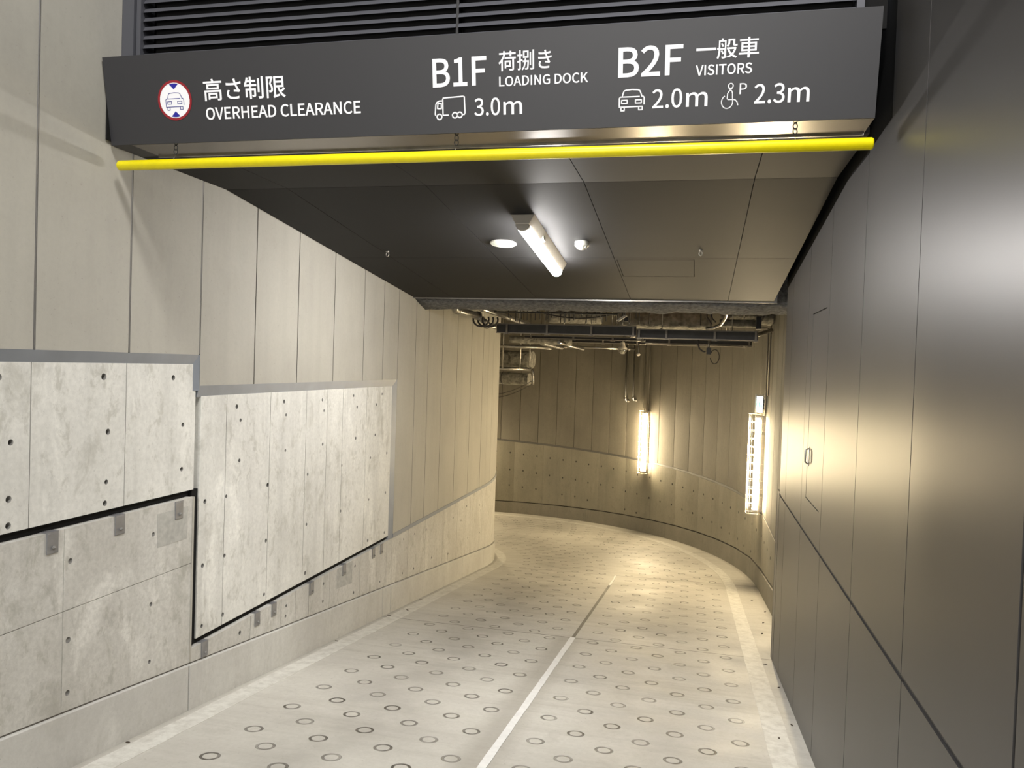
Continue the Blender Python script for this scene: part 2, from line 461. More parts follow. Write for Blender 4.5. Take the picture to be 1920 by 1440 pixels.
# pale panels: outline in (y,z); top high in front of the sign, lower in the tunnel
ya = CY
prof = [(-6, 1.657), (4.215, 1.657), (4.215, 1.47), (7.45, 1.47), (7.45, -0.09), (ya, -0.09), (ya, 3.3), (3.75, 3.3), (3.75, 7.0), (-6, 7.0)]
wl.prism(prof, 'x', XL - T, XL)
wall_left = wl.build('wall_left', [MT['alc'], MT['groove']])
ct = MB(); ct.mi = 1
for y in (-4.2, -3.0, -1.8, -0.6, 0.6, 1.2, 1.8, 2.39, 2.99, 3.604, 4.212, 4.819, 5.405, 6.01, 6.608, 7.065, 7.45, 7.96, 8.372, 8.868, 9.468, 10.097, 10.695):
    wd = 0.007 if y < 4.5 else 0.005
    z0 = 1.5 if y < 4.0 else (1.4 if y < 7.4 else -0.2)
    ct.box(XL - 0.012, XL + 0.02, y - wd, y + wd, z0, 7.2)
cut(wall_left, ct)
tag(wall_left, kind='structure')
# bead of sealant in the wide joints near the camera
mb = MB()
for y in (2.39, 2.99, 3.604, 4.212):
    mb.tube([(XL - 0.006, y, 1.66), (XL - 0.006, y, 6.9)], 0.006, 6)
mb.build('joint_sealant', plain('grey_joint_bead', (0.33, 0.33, 0.33), 0.5), wall_left)

RC = 0.014     # the cast blocks stand this far behind the panels
xb = XL - RC
H_B1 = [(2.28,1.53),(2.28,1.245),(2.28,0.99),(2.28,0.875),(2.819,1.533),(3.441,1.53),(3.99,1.52),(3.478,1.246),(2.886,1.244),(4.086,1.241),(3.473,0.987),(4.084,0.979),(2.88,0.992),(3.466,0.878),(2.88,0.874)]
H_L1 = [(2.62,0.64),(2.62,0.25),(3.227,0.637),(3.827,0.645),(3.819,0.253),(3.222,0.251),(3.817,-0.071),(3.224,-0.009)]
H_L2 = [(4.722,-0.203),(5.338,-0.2),(5.331,-0.277),(5.942,-0.195),(5.94,-0.339),(6.558,-0.198),(6.542,-0.435),(7.148,-0.496),(7.77,-0.209),(7.759,-0.567)]
H_B2 = [(4.644,1.323),(4.692,1.231),(4.689,0.962),(5.255,1.333),(5.289,1.233),(5.291,0.969),(5.865,1.323),(5.898,1.234),(5.889,0.961),(6.459,1.338),(6.54,1.233),(6.527,0.957),(7.106,1.333),(6.974,1.237),(6.965,0.951),(4.547,0.745),(5.055,0.747),(5.647,0.746),(6.257,0.744),(6.866,0.744),(7.267,0.748),(4.32,0.748),(5.05,0.35),(5.647,0.351),(6.257,0.35),(6.857,0.353),(7.26,0.357),(7.262,-0.038),(4.543,0.359),(4.31,0.35),(5.042,-0.034),(5.646,-0.033),(4.538,-0.026),(4.316,-0.029),(6.859,-0.031)]
H_L3 = [(8.1,-0.22),(8.1,-0.60),(8.479,-0.25),(8.7,-0.62),(9.171,-0.3),(9.33,-0.72),(9.5,-0.3),(9.856,-0.40),(10.09,-0.25),(10.2,-0.70),(10.76,-0.35),(10.8,-0.75)]
def holes(ct, pts, x, r=0.015, dep=0.016):
    ct.mi = 1
    for y, z in pts:
        rr = r * random.uniform(0.8, 1.12)
        # cone-shaped form-tie hole, mortar at its bottom
        ct.lathe([(0.0001, -dep), (rr*0.82, -dep), (rr*1.12, 0.01), (0.0001, 0.01)], (x, y, z), (1, 0, 0), 12)
def grooves(ct, ys, x, z0, z1, wd=0.0022, dep=0.004):
    ct.mi = 2
    for y in ys: ct.box(x - dep, x + 0.02, y - wd, y + wd, z0, z1)
def hgroove(ct, y0, y1, z0, z1, x, wd=0.002, dep=0.0021):
    ct.mi = 1
    ct.hexa([(x-dep, y0, z0-wd), (x+.02, y0, z0-wd), (x+.02, y0, z0+wd), (x-dep, y0, z0+wd)],
            [(x-dep, y1, z1-wd), (x+.02, y1, z1-wd), (x+.02, y1, z1+wd), (x-dep, y1, z1+wd)])

b = MB(); b.box(xb - 0.20, xb, -6, 4.20, 0.842, 1.60)
blk1 = b.build('concrete_block', [MT['block'], MT['plug'], MT['cast_joint']], wall_left)
ct = MB(); grooves(ct, (0.0, 1.2, 1.8, 2.40, 2.99, 3.605), xb, 0.7, 1.7); holes(ct, H_B1, xb, 0.016); cut(blk1, ct)
b = MB(); b.box(xb - 0.20, xb, 4.258, 7.36, -0.090, 1.405)
blk2 = b.build('concrete_block', [MT['block'], MT['plug'], MT['cast_joint']], wall_left)
ct = MB(); grooves(ct, (4.53, 5.069, 5.60, 5.957, 6.25, 6.75), xb, -0.2, 1.5); holes(ct, H_B2, xb, 0.0145); cut(blk2, ct)
# blue-grey chamfer strips between panels and blocks
xc = xb - 0.002
s_ = MB()
def chv(y0, y1, z0, z1):       # vertical strip; proud at y1, set back at y0
    s_.hexa([(xc - .02, y0, z0), (xc, y0, z0), (XL + .001, y1, z0), (XL - .05, y1, z0)],
            [(xc - .02, y0, z1), (xc, y0, z1), (XL + .001, y1, z1), (XL - .05, y1, z1)])
def chh(y0, y1, z0, z1):       # level strip; set back below, proud on top
    s_.hexa([(xc - .02, y0, z0), (xc, y0, z0), (XL + .001, y0, z1), (XL - .05, y0, z1)],
            [(xc - .02, y1, z0), (xc, y1, z0), (XL + .001, y1, z1), (XL - .05, y1, z1)])
chh(-6, 4.20, 1.598, 1.657); chv(4.165, 4.215, 1.44, 1.657)
chh(4.215, 7.43, 1.40, 1.470); chv(7.36, 7.45, -0.125, 1.47)
s_.build('flashing_strip', MT['seal'], wall_left)
s_ = MB()
s_.box(XL - .05, XL + .006, 7.45, ya, -0.128, -0.088)
s_.build('flashing_strip', MT['seal'], wall_left)
# dark filler in the upright gap; dark backing paints shade in level gaps
d = MB(); d.box(XL - 0.30, XL - 0.16, -6, 7.5, -0.35, 1.0)
d.box(XL - 0.15, XL - 0.022, 4.196, 4.254, -0.12, 0.838)
d.box(XL - 0.15, XL - 0.040, -6, 4.190, 0.802, 0.840)
d.box(XL - 0.15, XL - 0.034, 4.262, 7.35, -0.126, -0.092)
d.build('shade_lining', MT['dark'], wall_left)

KHh = 0.285
b = MB()
for y0, y1 in ((-6, 0.784), (0.788, 1.984), (1.988, 3.184), (3.188, 4.176)):
    zm0, zm1 = (0.398, 0.402)
    b.prism([(y0, fz(y0)+KHh), (y1, fz(y1)+KHh), (y1, zm0), (y0, zm0)], 'x', XL - 0.15, XL)
    b.prism([(y0, zm1), (y1, zm1), (y1, 0.800), (y0, 0.800)], 'x', XL - 0.15, XL)
b.box(XL - 0.14, XL - 0.006, -6, 4.17, -0.02, 0.79)
low1 = b.build('lower_wall', [MT['lower'], MT['plug'], MT['cast_joint']], wall_left)
ct = MB(); holes(ct, H_L1, XL, 0.016, 0.0055)
cut(low1, ct)
b = MB()
b.prism([(4.195, fz(4.195)+KHh), (ya, fz(ya)+KHh), (ya, -0.128), (4.195, -0.128)], 'x', XL - 0.15, XL)
low2 = b.build('lower_wall', [MT['lower'], MT['plug'], MT['cast_joint']], wall_left)
ct = MB(); grooves(ct, (4.849, 5.264, 5.478, 5.692, 6.055, 6.671, 7.301, 7.44, 7.896, 8.449, 9.091, 9.68, 10.29, 10.9), XL, -1.2, 0.0, 0.002)
holes(ct, H_L2 + H_L3, XL, 0.0135); cut(low2, ct)
b = MB(); b.prism([(-6, fz(-6)+KHh-.05), (ya, fz(ya)+KHh-.05), (ya, fz(ya)+KHh+.03), (-6, fz(-6)+KHh+.03)], 'x', XL - 0.11, XL - .006)
b.build('groove_lining', MT['groove'], wall_left)
b = MB(); b.box(XL - .02, XL + .004, 4.176, 4.190, fz(4.16)+KHh, 0.800); b.build('edge_bead', MT['alc'], wall_left)
b = MB(); b.box(XL - .003, XL + .0012, 3.86, 4.13, 0.560, 0.752); b.build('repair_patch', MT['patch'], wall_left)
b = MB(); b.prism([(6.19, -0.135), (6.50, -0.135), (6.50, -0.335), (6.19, -0.305)], 'x', XL - .003, XL + .0012); b.build('repair_patch', MT['patch'], wall_left)
# kerb
def kerb_seg(y0, y1, name, parent):
    k = MB(); x1 = XL + 0.018
    k.prism([(y0, fz(y0) - 0.06), (y1, fz(y1) - 0.06), (y1, fz(y1) + KHh - 0.010), (y0, fz(y0) + KHh - 0.010)], 'x', XL - 0.12, x1)
    return k.build(name, MT['kerb'], parent, 0.004)
for y0, y1 in ((-6, 4.150), (4.160, 7.187), (7.195, 7.395), (7.403, 9.913), (9.921, ya)):
    kerb_seg(y0, y1, 'kerb', wall_left)

# inner wall round the bend (arc, radius RI)
def arc_wall(r, side, s0, s1, zlo, zhi, gap, step, mat, name, parent, first=0.0, thick=0.2, inset=0.0, kind_top=True):
    """flat panels set round an arc; side=+1 outer wall (faces the centre), -1 inner wall"""
    mb = MB(); s = s0; rr = r + side * inset
    edges = [s0] + [first + step*i for i in range(-60, 200) if s0 + 0.02 < first + step*i < s1 - 0.02] + [s1]
    for a, e in zip(edges, edges[1:]):
        a += gap/2; e -= gap/2
        P0 = path(rr, a); P1 = path(rr, e)
        # outward direction
        def off(s_, t): return path(rr + side*t, s_ * (rr + side*t) / rr if s_ > 0 else s_)
        Q0 = off(a, thick); Q1 = off(e, thick)
        z00, z01 = zlo(a), zlo(e); z10, z11 = zhi(a), zhi(e)
        mb.hexa([(*P0, z00), (*P1, z01), (*Q1, z01), (*Q0, z00)], [(*P0, z10), (*P1, z11), (*Q1, z11), (*Q0, z10)])
    return mb.build(name, mat, parent)
SI = RI * math.radians(118)
SO = RO * math.radians(118)
arc_wall(RI, -1, 0.0, SI, lambda s: -0.09, lambda s: 3.3, 0.008, 0.6, MT['alc'], 'wall_panels', wall_left, 0.3)
arc_wall(RI, -1, 0.0, SI, lambda s: zpath(RI, s) + KHh, lambda s: -0.128, 0.004, 0.6, MT['lower'], 'lower_wall', wall_left, 0.5)
arc_wall(RI, -1, 0.0, SI, lambda s: -0.128, lambda s: -0.088, 0.0, 0.3, MT['seal'], 'flashing_strip', wall_left, 0.5, 0.1, -0.006)
arc_wall(RI, -1, 0.0, SI, lambda s: zpath(RI, s) - 0.06, lambda s: zpath(RI, s) + KHh - 0.01, 0.0, 0.4, MT['kerb'], 'kerb', wall_left, 0.25, 0.1, -0.018)

# ------------------------------------------------------------------ outer tunnel wall (far side of the bend)
S_START = -4.6
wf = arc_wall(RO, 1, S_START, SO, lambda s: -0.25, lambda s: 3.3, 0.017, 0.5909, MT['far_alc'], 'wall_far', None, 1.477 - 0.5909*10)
tag(wf, kind='structure')
arc_wall(RO, 1, S_START, SO, lambda s: -1.95, lambda s: 3.3, 0.0, 0.5909, MT['far_joint'], 'wall_lining', wf, 0.2, 0.1, 0.012)
arc_wall(RO, 1, S_START, SO, lambda s: -0.30, lambda s: -0.255, 0.0, 0.5909, MT['far_strip'], 'flashing_strip', wf, 1.477-0.5909*10, 0.1, 0.006)
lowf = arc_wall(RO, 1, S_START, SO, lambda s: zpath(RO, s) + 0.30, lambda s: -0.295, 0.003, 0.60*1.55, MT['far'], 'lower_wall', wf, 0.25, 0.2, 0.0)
kf = arc_wall(RO, 1, S_START, SO, lambda s: zpath(RO, s) - 0.06, lambda s: zpath(RO, s) + 0.285, 0.003, 4.25, MT['kerb'], 'kerb', wf, 2.30, 0.12, -0.0)
# finer facets for the kerb so it reads as a curve
C.objects.unlink(kf); bpy.data.objects.remove(kf)
for s0, s1 in ((S_START, 2.30), (2.306, 5.2), (5.206, 8.05), (8.056, 12.3), (12.306, SO)):
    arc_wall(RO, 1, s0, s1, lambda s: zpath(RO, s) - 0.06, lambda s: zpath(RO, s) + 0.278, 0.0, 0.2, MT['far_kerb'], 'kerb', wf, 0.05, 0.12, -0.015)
# form-tie plugs: shallow sunk cups in two or three rows
hb = MB()
for i in range(46):
    s = -1.0 + i * 0.43
    for row, dz in enumerate((-0.30, -0.72, -1.12)):
        z = -0.28 + dz + random.uniform(-.01, .01)
        if z < zpath(RO, s) + 0.36: continue
        if row == 2 and random.random() < .2: continue
        st = 0.93; k0 = math.floor((s - 0.25) / st); sa, sb = 0.25 + st*k0, 0.25 + st*(k0+1)
        A_, B_ = Vector(path(RO, sa)), Vector(path(RO, sb)); P_ = A_.lerp(B_, (s - sa)/st)
        d_ = (B_ - A_).normalized(); nx, ny = -d_.y, d_.x
        if nx*(CX - P_.x) + ny*(CY - P_.y) < 0: nx, ny = -nx, -ny
        x, y = P_.x + nx*0.001, P_.y + ny*0.001
        hb.lathe([(0.0001, 0.001), (0.017, 0.001), (0.021, 0.0), (0.022, -0.004)], (x, y, z), Vector((nx, ny, 0)), 8)
tag(hb.build('tie_hole_plugs', MT['far_joint'], wf), kind='stuff')

# end wall far round the bend, out of sight
b = MB()
t = math.radians(118)
b.hexa([(CX + r*math.cos(t), CY + r*math.sin(t), z) for r, z in ((RI-.3, -3.2), (RO+.3, -3.2), (RO+.3, 3.3), (RI-.3, 3.3))],
       [(CX + r*math.cos(t+.02), CY + r*math.sin(t+.02), z) for r, z in ((RI-.3, -3.2), (RO+.3, -3.2), (RO+.3, 3.3), (RI-.3, 3.3))])
tag(b.build('wall_back', MT['far_alc']), kind='structure')

# ------------------------------------------------------------------ right wall: dark metal cladding
wr = MB()
wr.box(XR + 0.03, XR + 0.20, -6, 7.30, -1.1, 7.0)
wall_right = wr.build('wall_right', MT['dark']); tag(wall_right, kind='structure')
JR = [-5.5, -4.6, -3.7, -2.8, -1.85, -0.9, 0.05, 1.02, 1.985, 2.965, 3.900, 4.850, 5.728, 6.680, 7.125]
ZD = 0.618; g2 = 0.004
def soffit_z(y): return 2.699 if y < 4.44 else 2.699 - 0.1086*(y - 4.44)
for i, (a, e) in enumerate(zip(JR, JR[1:])):
    gg = 0.008 if abs(a - 1.985) < .01 else g2
    ge = 0.008 if abs(e - 1.985) < .01 else g2
    a_, e_ = a + gg, e - ge
    p = MB()
    if e_ < 3.4: poly = [(a_, ZD + .012), (e_, ZD + .012), (e_, 7), (a_, 7)]
    elif a_ < 3.4: poly = [(a_, ZD + .012), (e_, ZD + .012), (e_, 2.69), (3.475, 2.71), (3.470, 7), (a_, 7)]
    else: 
        zt = lambda y: soffit_z(y) - 0.02
        poly = [(a_, ZD + .012), (e_, ZD + .012), (e_, zt(e_))] + ([(4.44, zt(4.44))] if a_ < 4.44 < e_ else []) + [(a_, zt(a_))]
    p.prism(poly, 'x', XR, XR + 0.028)
    o = p.build('cladding_panel', MT['clad'], wall_right)
    if abs(a - 4.85) < .01:
        ct = MB(); ct.box(XR - .01, XR + .05, 4.945, 5.512, 0.845, 2.058); cut(o, ct)
    q = MB(); q.prism([(a_, fz(a_) - .03), (e_, fz(e_) - .03), (e_, ZD - .012), (a_, ZD - .012)], 'x', XR + 0.002, XR + 0.028)
    q.build('cladding_panel', MT['clad'], wall_right)
q = MB(); q.prism([(7.135, fz(7.135) - .03), (7.29, fz(7.29) - .03), (7.29, ZD + 0.02), (7.135, ZD + 0.02)], 'x', XR + 0.001, XR + 0.028)
q.build('cladding_panel', MT['clad'], wall_right)
q = MB(); q.box(XR + 0.010, XR + 0.026, -5.5, 7.12, ZD - 0.011, ZD + 0.011); q.build('groove_lining', plain('groove_metal', (0.05, 0.05, 0.05), 0.5, 0.3), wall_right)
# grey end return of the metal wall
q = MB(); q.box(XR + 0.001, XR + 0.22, 7.305, 7.32, -1.0, 0.60); q.box(XR + 0.03, XR + 0.22, 7.145, 7.16, 0.60, 2.36); q.build('end_return', MT['louver'], wall_right)
# tunnel wall return behind the cladding end
# inspection door in the cladding
door = empty('inspection_door', (XR, 5.228, 0.846))
p = MB(); p.box(XR + 0.001, XR + 0.026, 4.951, 5.506, 0.851, 2.052); keep(p.build('door_leaf', MT['clad']), door)
p = MB(); p.tube([(XR, 5.455, 1.075), (XR - .020, 5.455, 1.085), (XR - .020, 5.455, 1.165), (XR, 5.455, 1.175)], 0.006, 8)
p.box(XR - .002, XR + .002, 5.435, 5.475, 1.06, 1.19)
keep(p.build('door_handle', MT['galv']), door)
tag(door, 'tall narrow flush inspection door with small handle in the dark metal wall', 'access door')

# ------------------------------------------------------------------ soffit (dark metal ceiling under the sign and down the ramp)
XS0, XS1 = XL + 0.002, 0.682
YK, YE = 4.44, 7.84
cl = MB()
cl.prism([(3.66, 2.73), (YK, 2.73), (YE, soffit_z(YE) + .03), (YE, 3.3), (3.66, 3.3)], 'x', XS0 + .01, XS1 - .01)
ceiling = cl.build('ceiling', MT['dark']); tag(ceiling, kind='structure')
XJ = [XS0, -2.50, -1.600, -0.660, 0.262, XS1]
YJ = [3.652, YK, 6.165, YE]
for a, e in zip(XJ, XJ[1:]):
    for y0, y1 in zip(YJ, YJ[1:]):
        g = 0.0022
        ya_, yb_ = y0 + g, y1 - g
        p = MB()
        za, zb = soffit_z(max(ya_, 3.0)), soffit_z(yb_)
        p.hexa([(a+g, ya_, za), (e-g, ya_, za), (e-g, yb_, zb), (a+g, yb_, zb)], [(a+g, ya_, za+.028), (e-g, ya_, za+.028), (e-g, yb_, zb+.028), (a+g, yb_, zb+.028)])
        o = p.build('ceiling_panel', MT['soffit'], ceiling)
        if abs(a + 0.66) < .01 and y0 > 6:
            ct = MB()
            def rect(m, x0, x1, ya2, yb2): m.box(x0, x1, ya2, yb2, 2.3, 2.7)
            rect(ct, -0.645, -0.640, 6.215, 6.80); rect(ct, -0.055, -0.050, 6.215, 6.80)
            cut(o, ct)
            ct = MB(); rect(ct, -0.6395, -0.0555, 6.215, 6.221); rect(ct, -0.6395, -0.0555, 6.794, 6.80); cut(o, ct)
# end edge trim: thin bright angle along the soffit's lower end
p = MB(); p.box(XS0, XS1 + .03, YE, YE + .012, 2.318, 2.40); p.build('edge_trim', MT['galv'], ceiling)
# black sheet that paints the shade in the gap between soffit and wall
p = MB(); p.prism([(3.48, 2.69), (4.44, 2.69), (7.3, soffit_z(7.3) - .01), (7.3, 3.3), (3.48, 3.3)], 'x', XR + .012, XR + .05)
p.build('shade_lining', MT['dark'], ceiling)

# slab over the tunnel
def tunnel_slab():
    mb = MB(); bm = mb.bm
    rows = []
    for y in (7.8, 9.5, 11.0): rows.append([(CX + r, y) for r in (RI - .2, RO + .2)])
    for i in range(1, 25):
        t = math.radians(i * 5); rows.append([(CX + r*math.cos(t), CY + r*math.sin(t)) for r in (RI - .2, RO + .2)])
    for a, e in zip(rows, rows[1:]):
        mb.hexa([(*a[0], 3.0), (*a[1], 3.0), (*e[1], 3.0), (*e[0], 3.0)], [(*a[0], 3.3), (*a[1], 3.3), (*e[1], 3.3), (*e[0], 3.3)])
    return mb.build('ceiling', MT['rough'])
tag(tunnel_slab(), kind='structure')
# sprayed beam right behind the soffit
def rough_beam():
    mb = MB(); n = 60; secs = []
    for i in range(n + 1):
        x = XL + 0.003 + (XO - 0.003 - XL - 0.003) * i / n
        w1 = lambda: random.uniform(-.012, .012)
        secs.append([mb.bm.verts.new(p) for p in ((x, 7.86, 3.0), (x, 7.87, 2.335 + w1()), (x, 8.02 + w1(), 2.285 + w1()), (x, 8.22 + w1(), 2.235 + w1()),
                     (x, 8.42 + w1(), 2.262 + w1()), (x, 8.46 + w1(), 2.36), (x, 8.48, 3.0))])
    for a, e in zip(secs, secs[1:]):
        for k in range(7): mb._f([a[k], a[(k+1) % 7], e[(k+1) % 7], e[k]], True)
    mb._f(secs[0]); mb._f(list(reversed(secs[-1])))
    return mb.build('steel_beam', MT['spray'])
tag(rough_beam(), 'grey beam with rough sprayed fireproofing just behind the lower edge of the dark soffit', 'beam')

# ------------------------------------------------------------------ sign box
sign = empty('overhead_sign', (-1.13, 3.43, 2.697))
SX0, SX1 = XL + 0.012, 0.656
p = MB()
p.prism([(3.432, 2.697), (3.356, 3.108), (3.40, 3.125), (3.53, 3.125), (3.66, 2.75), (3.66, 2.71)], 'x', SX0, SX1)
keep(p.build('sign_box', MT['signface']), sign)
p = MB(); p.prism([(3.436, 2.6965), (3.436, 2.712), (3.648, 2.712), (3.648, 2.6965)], 'x', -2.80, SX1 - .002)
keep(p.build('underside_panel', MT['steelband']), sign)
p = MB(); p.prism([(3.436, 2.6965), (3.436, 2.712), (3.648, 2.712), (3.648, 2.6965)], 'x', SX0, -2.803)
keep(p.build('underside_panel', MT['signface']), sign)
p = MB(); p.box(-2.80, SX1 - .002, 3.637, 3.649, 2.688, 2.70); keep(p.build('edge_trim', MT['galv']), sign)
p = MB(); p.box(SX0 - .009, SX0 - .001, 3.40, 3.62, 2.72, 3.06); keep(p.build('end_cap', MT['dark']), sign)  # thin dark sheet, paints the shadow between sign and left wall
# face frame: u along x, v up the slanted face
KF = 0.186
ang = math.atan(KF)
Uv = Vector((1, 0, 0)); Vv = Vector((0, -math.sin(ang), math.cos(ang))); Nv = Vector((0, -math.cos(ang), -math.sin(ang)))
O0 = Vector((0, 3.432, 2.697))
FM = Matrix(((Uv.x, Vv.x, Nv.x, O0.x), (Uv.y, Vv.y, Nv.y, O0.y), (Uv.z, Vv.z, Nv.z, O0.z), (0, 0, 0, 1)))
# (the frame's columns: along the sign, up the face, out of the face towards the road)
def face_obj(name, me, mat, lift=0.0012, parent=None):
    me.transform(FM @ Matrix.Translation((0, 0, lift)))
    me.materials.clear(); me.materials.append(mat)
    o = bpy.data.objects.new(name, me); C.objects.link(o)
    return keep(o, parent or sign)
FONT = None
try:
    base = os.path.join(bpy.utils.resource_path('LOCAL'), 'datafiles', 'fonts', 'Noto Sans CJK Regular.woff2')
    if os.path.exists(base): FONT = bpy.data.fonts.load(base)
except Exception: FONT = None
def text(body, x0, x1, y0, y1, weight, name='lettering', mat='white', stretch_font=True):
    c = bpy.data.curves.new('lettering', 'FONT'); c.body = body; c.size = 1.0; c.fill_mode = 'FRONT'; c.resolution_u = 4
    if FONT: c.font = FONT
    o = bpy.data.objects.new('lettering_curve', c); C.objects.link(o)
    dg = bpy.context.evaluated_depsgraph_get(); me0 = bpy.data.meshes.new_from_object(o.evaluated_get(dg))
    h0 = max(v.co.y for v in me0.vertices) - min(v.co.y for v in me0.vertices)
    c.offset = weight * h0
    dg = bpy.context.evaluated_depsgraph_get(); me = bpy.data.meshes.new_from_object(o.evaluated_get(dg))
    bpy.data.objects.remove(o); bpy.data.meshes.remove(me0)
    xs = [v.co.x for v in me.vertices]; ys = [v.co.y for v in me.vertices]
    ax, bx, ay, by = min(xs), max(xs), min(ys), max(ys)
    for v in me.vertices:
        v.co.x = x0 + (v.co.x - ax) / (bx - ax) * (x1 - x0)
        v.co.y = y0 + (v.co.y - ay) / (by - ay) * (y1 - y0)
        v.co.z = 0
    return face_obj(name, me, MT[mat])
text('高さ制限', -2.365, -1.930, 0.188, 0.290, 0.012)
text('OVERHEAD CLEARANCE', -2.362, -1.556, 0.102, 0.159, 0.022)
text('B1F', -1.203, -0.953, 0.199, 0.320, 0.020)
text('荷捌き', -0.898, -0.661, 0.252, 0.335, 0.008)
text('LOADING DOCK', -0.896, -0.502, 0.189, 0.231, 0.020)
text('3.0', -1.012, -0.893, 0.069, 0.145, 0.012)
text('m', -0.878, -0.793, 0.0705, 0.126, 0.014)
text('B2F', -0.374, -0.106, 0.201, 0.323, 0.020)
text('一', -0.053, 0.026, 0.290, 0.300, 0.020)
text('般車', 0.030, 0.196, 0.254, 0.334, 0.010)
text('VISITORS', -0.053, 0.173, 0.193, 0.235, 0.020)
text('2.0', -0.228, -0.104, 0.070, 0.148, 0.012)
text('m', -0.088, 0.000, 0.0715, 0.129, 0.014)
text('P', 0.127, 0.156, 0.113, 0.156, 0.004)
text('2.3', 0.186, 0.306, 0.072, 0.150, 0.012)
text('m', 0.318, 0.402, 0.073, 0.131, 0.014)

# line pictograms: flat ribbons on the face
def ribbon_mesh(lines, wd, discs=()):
    bm = bmesh.new()
    def quad(a, b):
        a = Vector((*a, 0)); b = Vector((*b, 0)); d = b - a
        if d.length < 1e-7: return
        d.normalize(); n = Vector((-d.y, d.x, 0)) * wd / 2; e = d * wd * 0.25
        vs = [bm.verts.new(p) for p in (a - e - n, b + e - n, b + e + n, a - e + n)]; bm.faces.new(vs)
    for l in lines:
        for a, b in zip(l, l[1:]): quad(a, b)
    for (c, r) in discs:
        n = 28
        A = [bm.verts.new((c[0] + (r - wd/2)*math.cos(2*PI*k/n), c[1] + (r - wd/2)*math.sin(2*PI*k/n), 0)) for k in range(n)]
        B = [bm.verts.new((c[0] + (r + wd/2)*math.cos(2*PI*k/n), c[1] + (r + wd/2)*math.sin(2*PI*k/n), 0)) for k in range(n)]
        for k in range(n): bm.faces.new([A[k], B[k], B[(k+1) % n], A[(k+1) % n]])
    me = bpy.data.meshes.new('pictogram'); bm.to_mesh(me); bm.free(); return me
def poly_mesh(pts_list):
    bm = bmesh.new()
    for pts in pts_list: bm.faces.new([bm.verts.new((*p, 0)) for p in pts])
    me = bpy.data.meshes.new('pictogram'); bm.to_mesh(me); bm.free(); return me
def arc(cx, cy, r, a0, a1, n=14, ry=None):
    ry = ry or r
    return [(cx + r*math.cos(math.radians(a0 + (a1-a0)*i/n)), cy + ry*math.sin(math.radians(a0 + (a1-a0)*i/n))) for i in range(n+1)]
def car_lines(x0, x1, y0, y1):
    W, H = x1 - x0, y1 - y0
    P = lambda u, v: (x0 + u*W, y0 + v*H)
    return [
        [P(.12,.66), P(.17,.88), P(.20,.95), P(.27,.98), P(.5,1.0), P(.74,.98), P(.81,.94), P(.85,.84), P(.90,.66), P(.95,.66), P(.99,.60), P(.99,.28)],
        [P(.80,.66), P(.05,.66), P(.01,.60), P(.01,.18), P(.92,.18), P(.92,.02), P(.78,.02), P(.78,.18)],
        [P(.08,.18), P(.08,0), P(.21,0), P(.21,.18)],
        [P(.10,.50), P(.10,.35), P(.32,.35), P(.32,.50), P(.10,.50)],
        [P(.65,.50), P(.65,.35), P(.88,.35), P(.88,.50), P(.65,.50)]]
face_obj('pictogram', ribbon_mesh(car_lines(-0.368, -0.261, 0.066, 0.151), 0.0052), MT['white'])
tx0, ty0 = -1.197, 0.068
def TP(u, v): return (tx0 + u*0.143, ty0 + v*0.088)
face_obj('pictogram', ribbon_mesh([
    [TP(.03,.12), TP(.01,.18), TP(.04,.66), TP(.08,.76), TP(.16,.82), TP(.27,.82)],
    [TP(.45,.12), TP(.27,.12), TP(.27,.90), TP(.29,.96), TP(.94,1.0), TP(.98,.97), TP(.99,.20), TP(.97,.12), TP(.93,.12)],
    [TP(.09,.45), TP(.11,.70), TP(.22,.70), TP(.22,.45), TP(.12,.45)]], 0.0058,
    [(TP(.15,.05), 0.0115), (TP(.66,.10), 0.0115), (TP(.82,.11), 0.0115)]), MT['white'])
face_obj('pictogram', ribbon_mesh([
    arc(0.079, 0.085, 0.0225, 118, 372, 22, 0.026),
    [(0.079, 0.100), (0.079, 0.097), (0.083, 0.094), (0.104, 0.094), (0.112, 0.091), (0.119, 0.083), (0.1225, 0.071)],
    [(0.079, 0.100), (0.080, 0.118), (0.085, 0.126), (0.091, 0.131), (0.0985, 0.140)],
    [(0.101, 0.095), (0.0995, 0.118), (0.0965, 0.127), (0.091, 0.131), (0.0845, 0.138)]], 0.0042,
    [((0.0915, 0.1475), 0.0095)]), MT['white'])
# round clearance symbol
sym_c = (-2.527, 0.200); R0 = 0.094
def disc_pts(c, r, n=64): return [(c[0] + r*math.cos(2*PI*k/n), c[1] + r*math.sin(2*PI*k/n)) for k in range(n)]
sy = face_obj('clearance_symbol', poly_mesh([disc_pts(sym_c, 0.0835)]), MT['white'], 0.001)
face_obj('red_ring', ribbon_mesh([], 0.0115, [(sym_c, R0 - 0.006)]), MT['red'], 0.0016, sy)
def tri(s):
    r = 0.078; cx, cy = sym_c
    a = [(cx + r*math.sin(math.radians(t)), cy + s*r*math.cos(math.radians(t))) for t in range(-18, 19, 4)]
    return a + [(cx, cy + s*0.0505)]
face_obj('arrow_mark', poly_mesh([tri(1)]), MT['blue'], 0.0016, sy)
face_obj('arrow_mark', poly_mesh([tri(-1)]), MT['blue'], 0.0016, sy)
face_obj('car_pictogram', ribbon_mesh(car_lines(-2.578, -2.477, 0.155, 0.235), 0.0032), MT['navy'], 0.0016, sy)
tag(sign, 'long dark grey overhead sign with white Japanese and English clearance lettering above the ramp', 'sign')

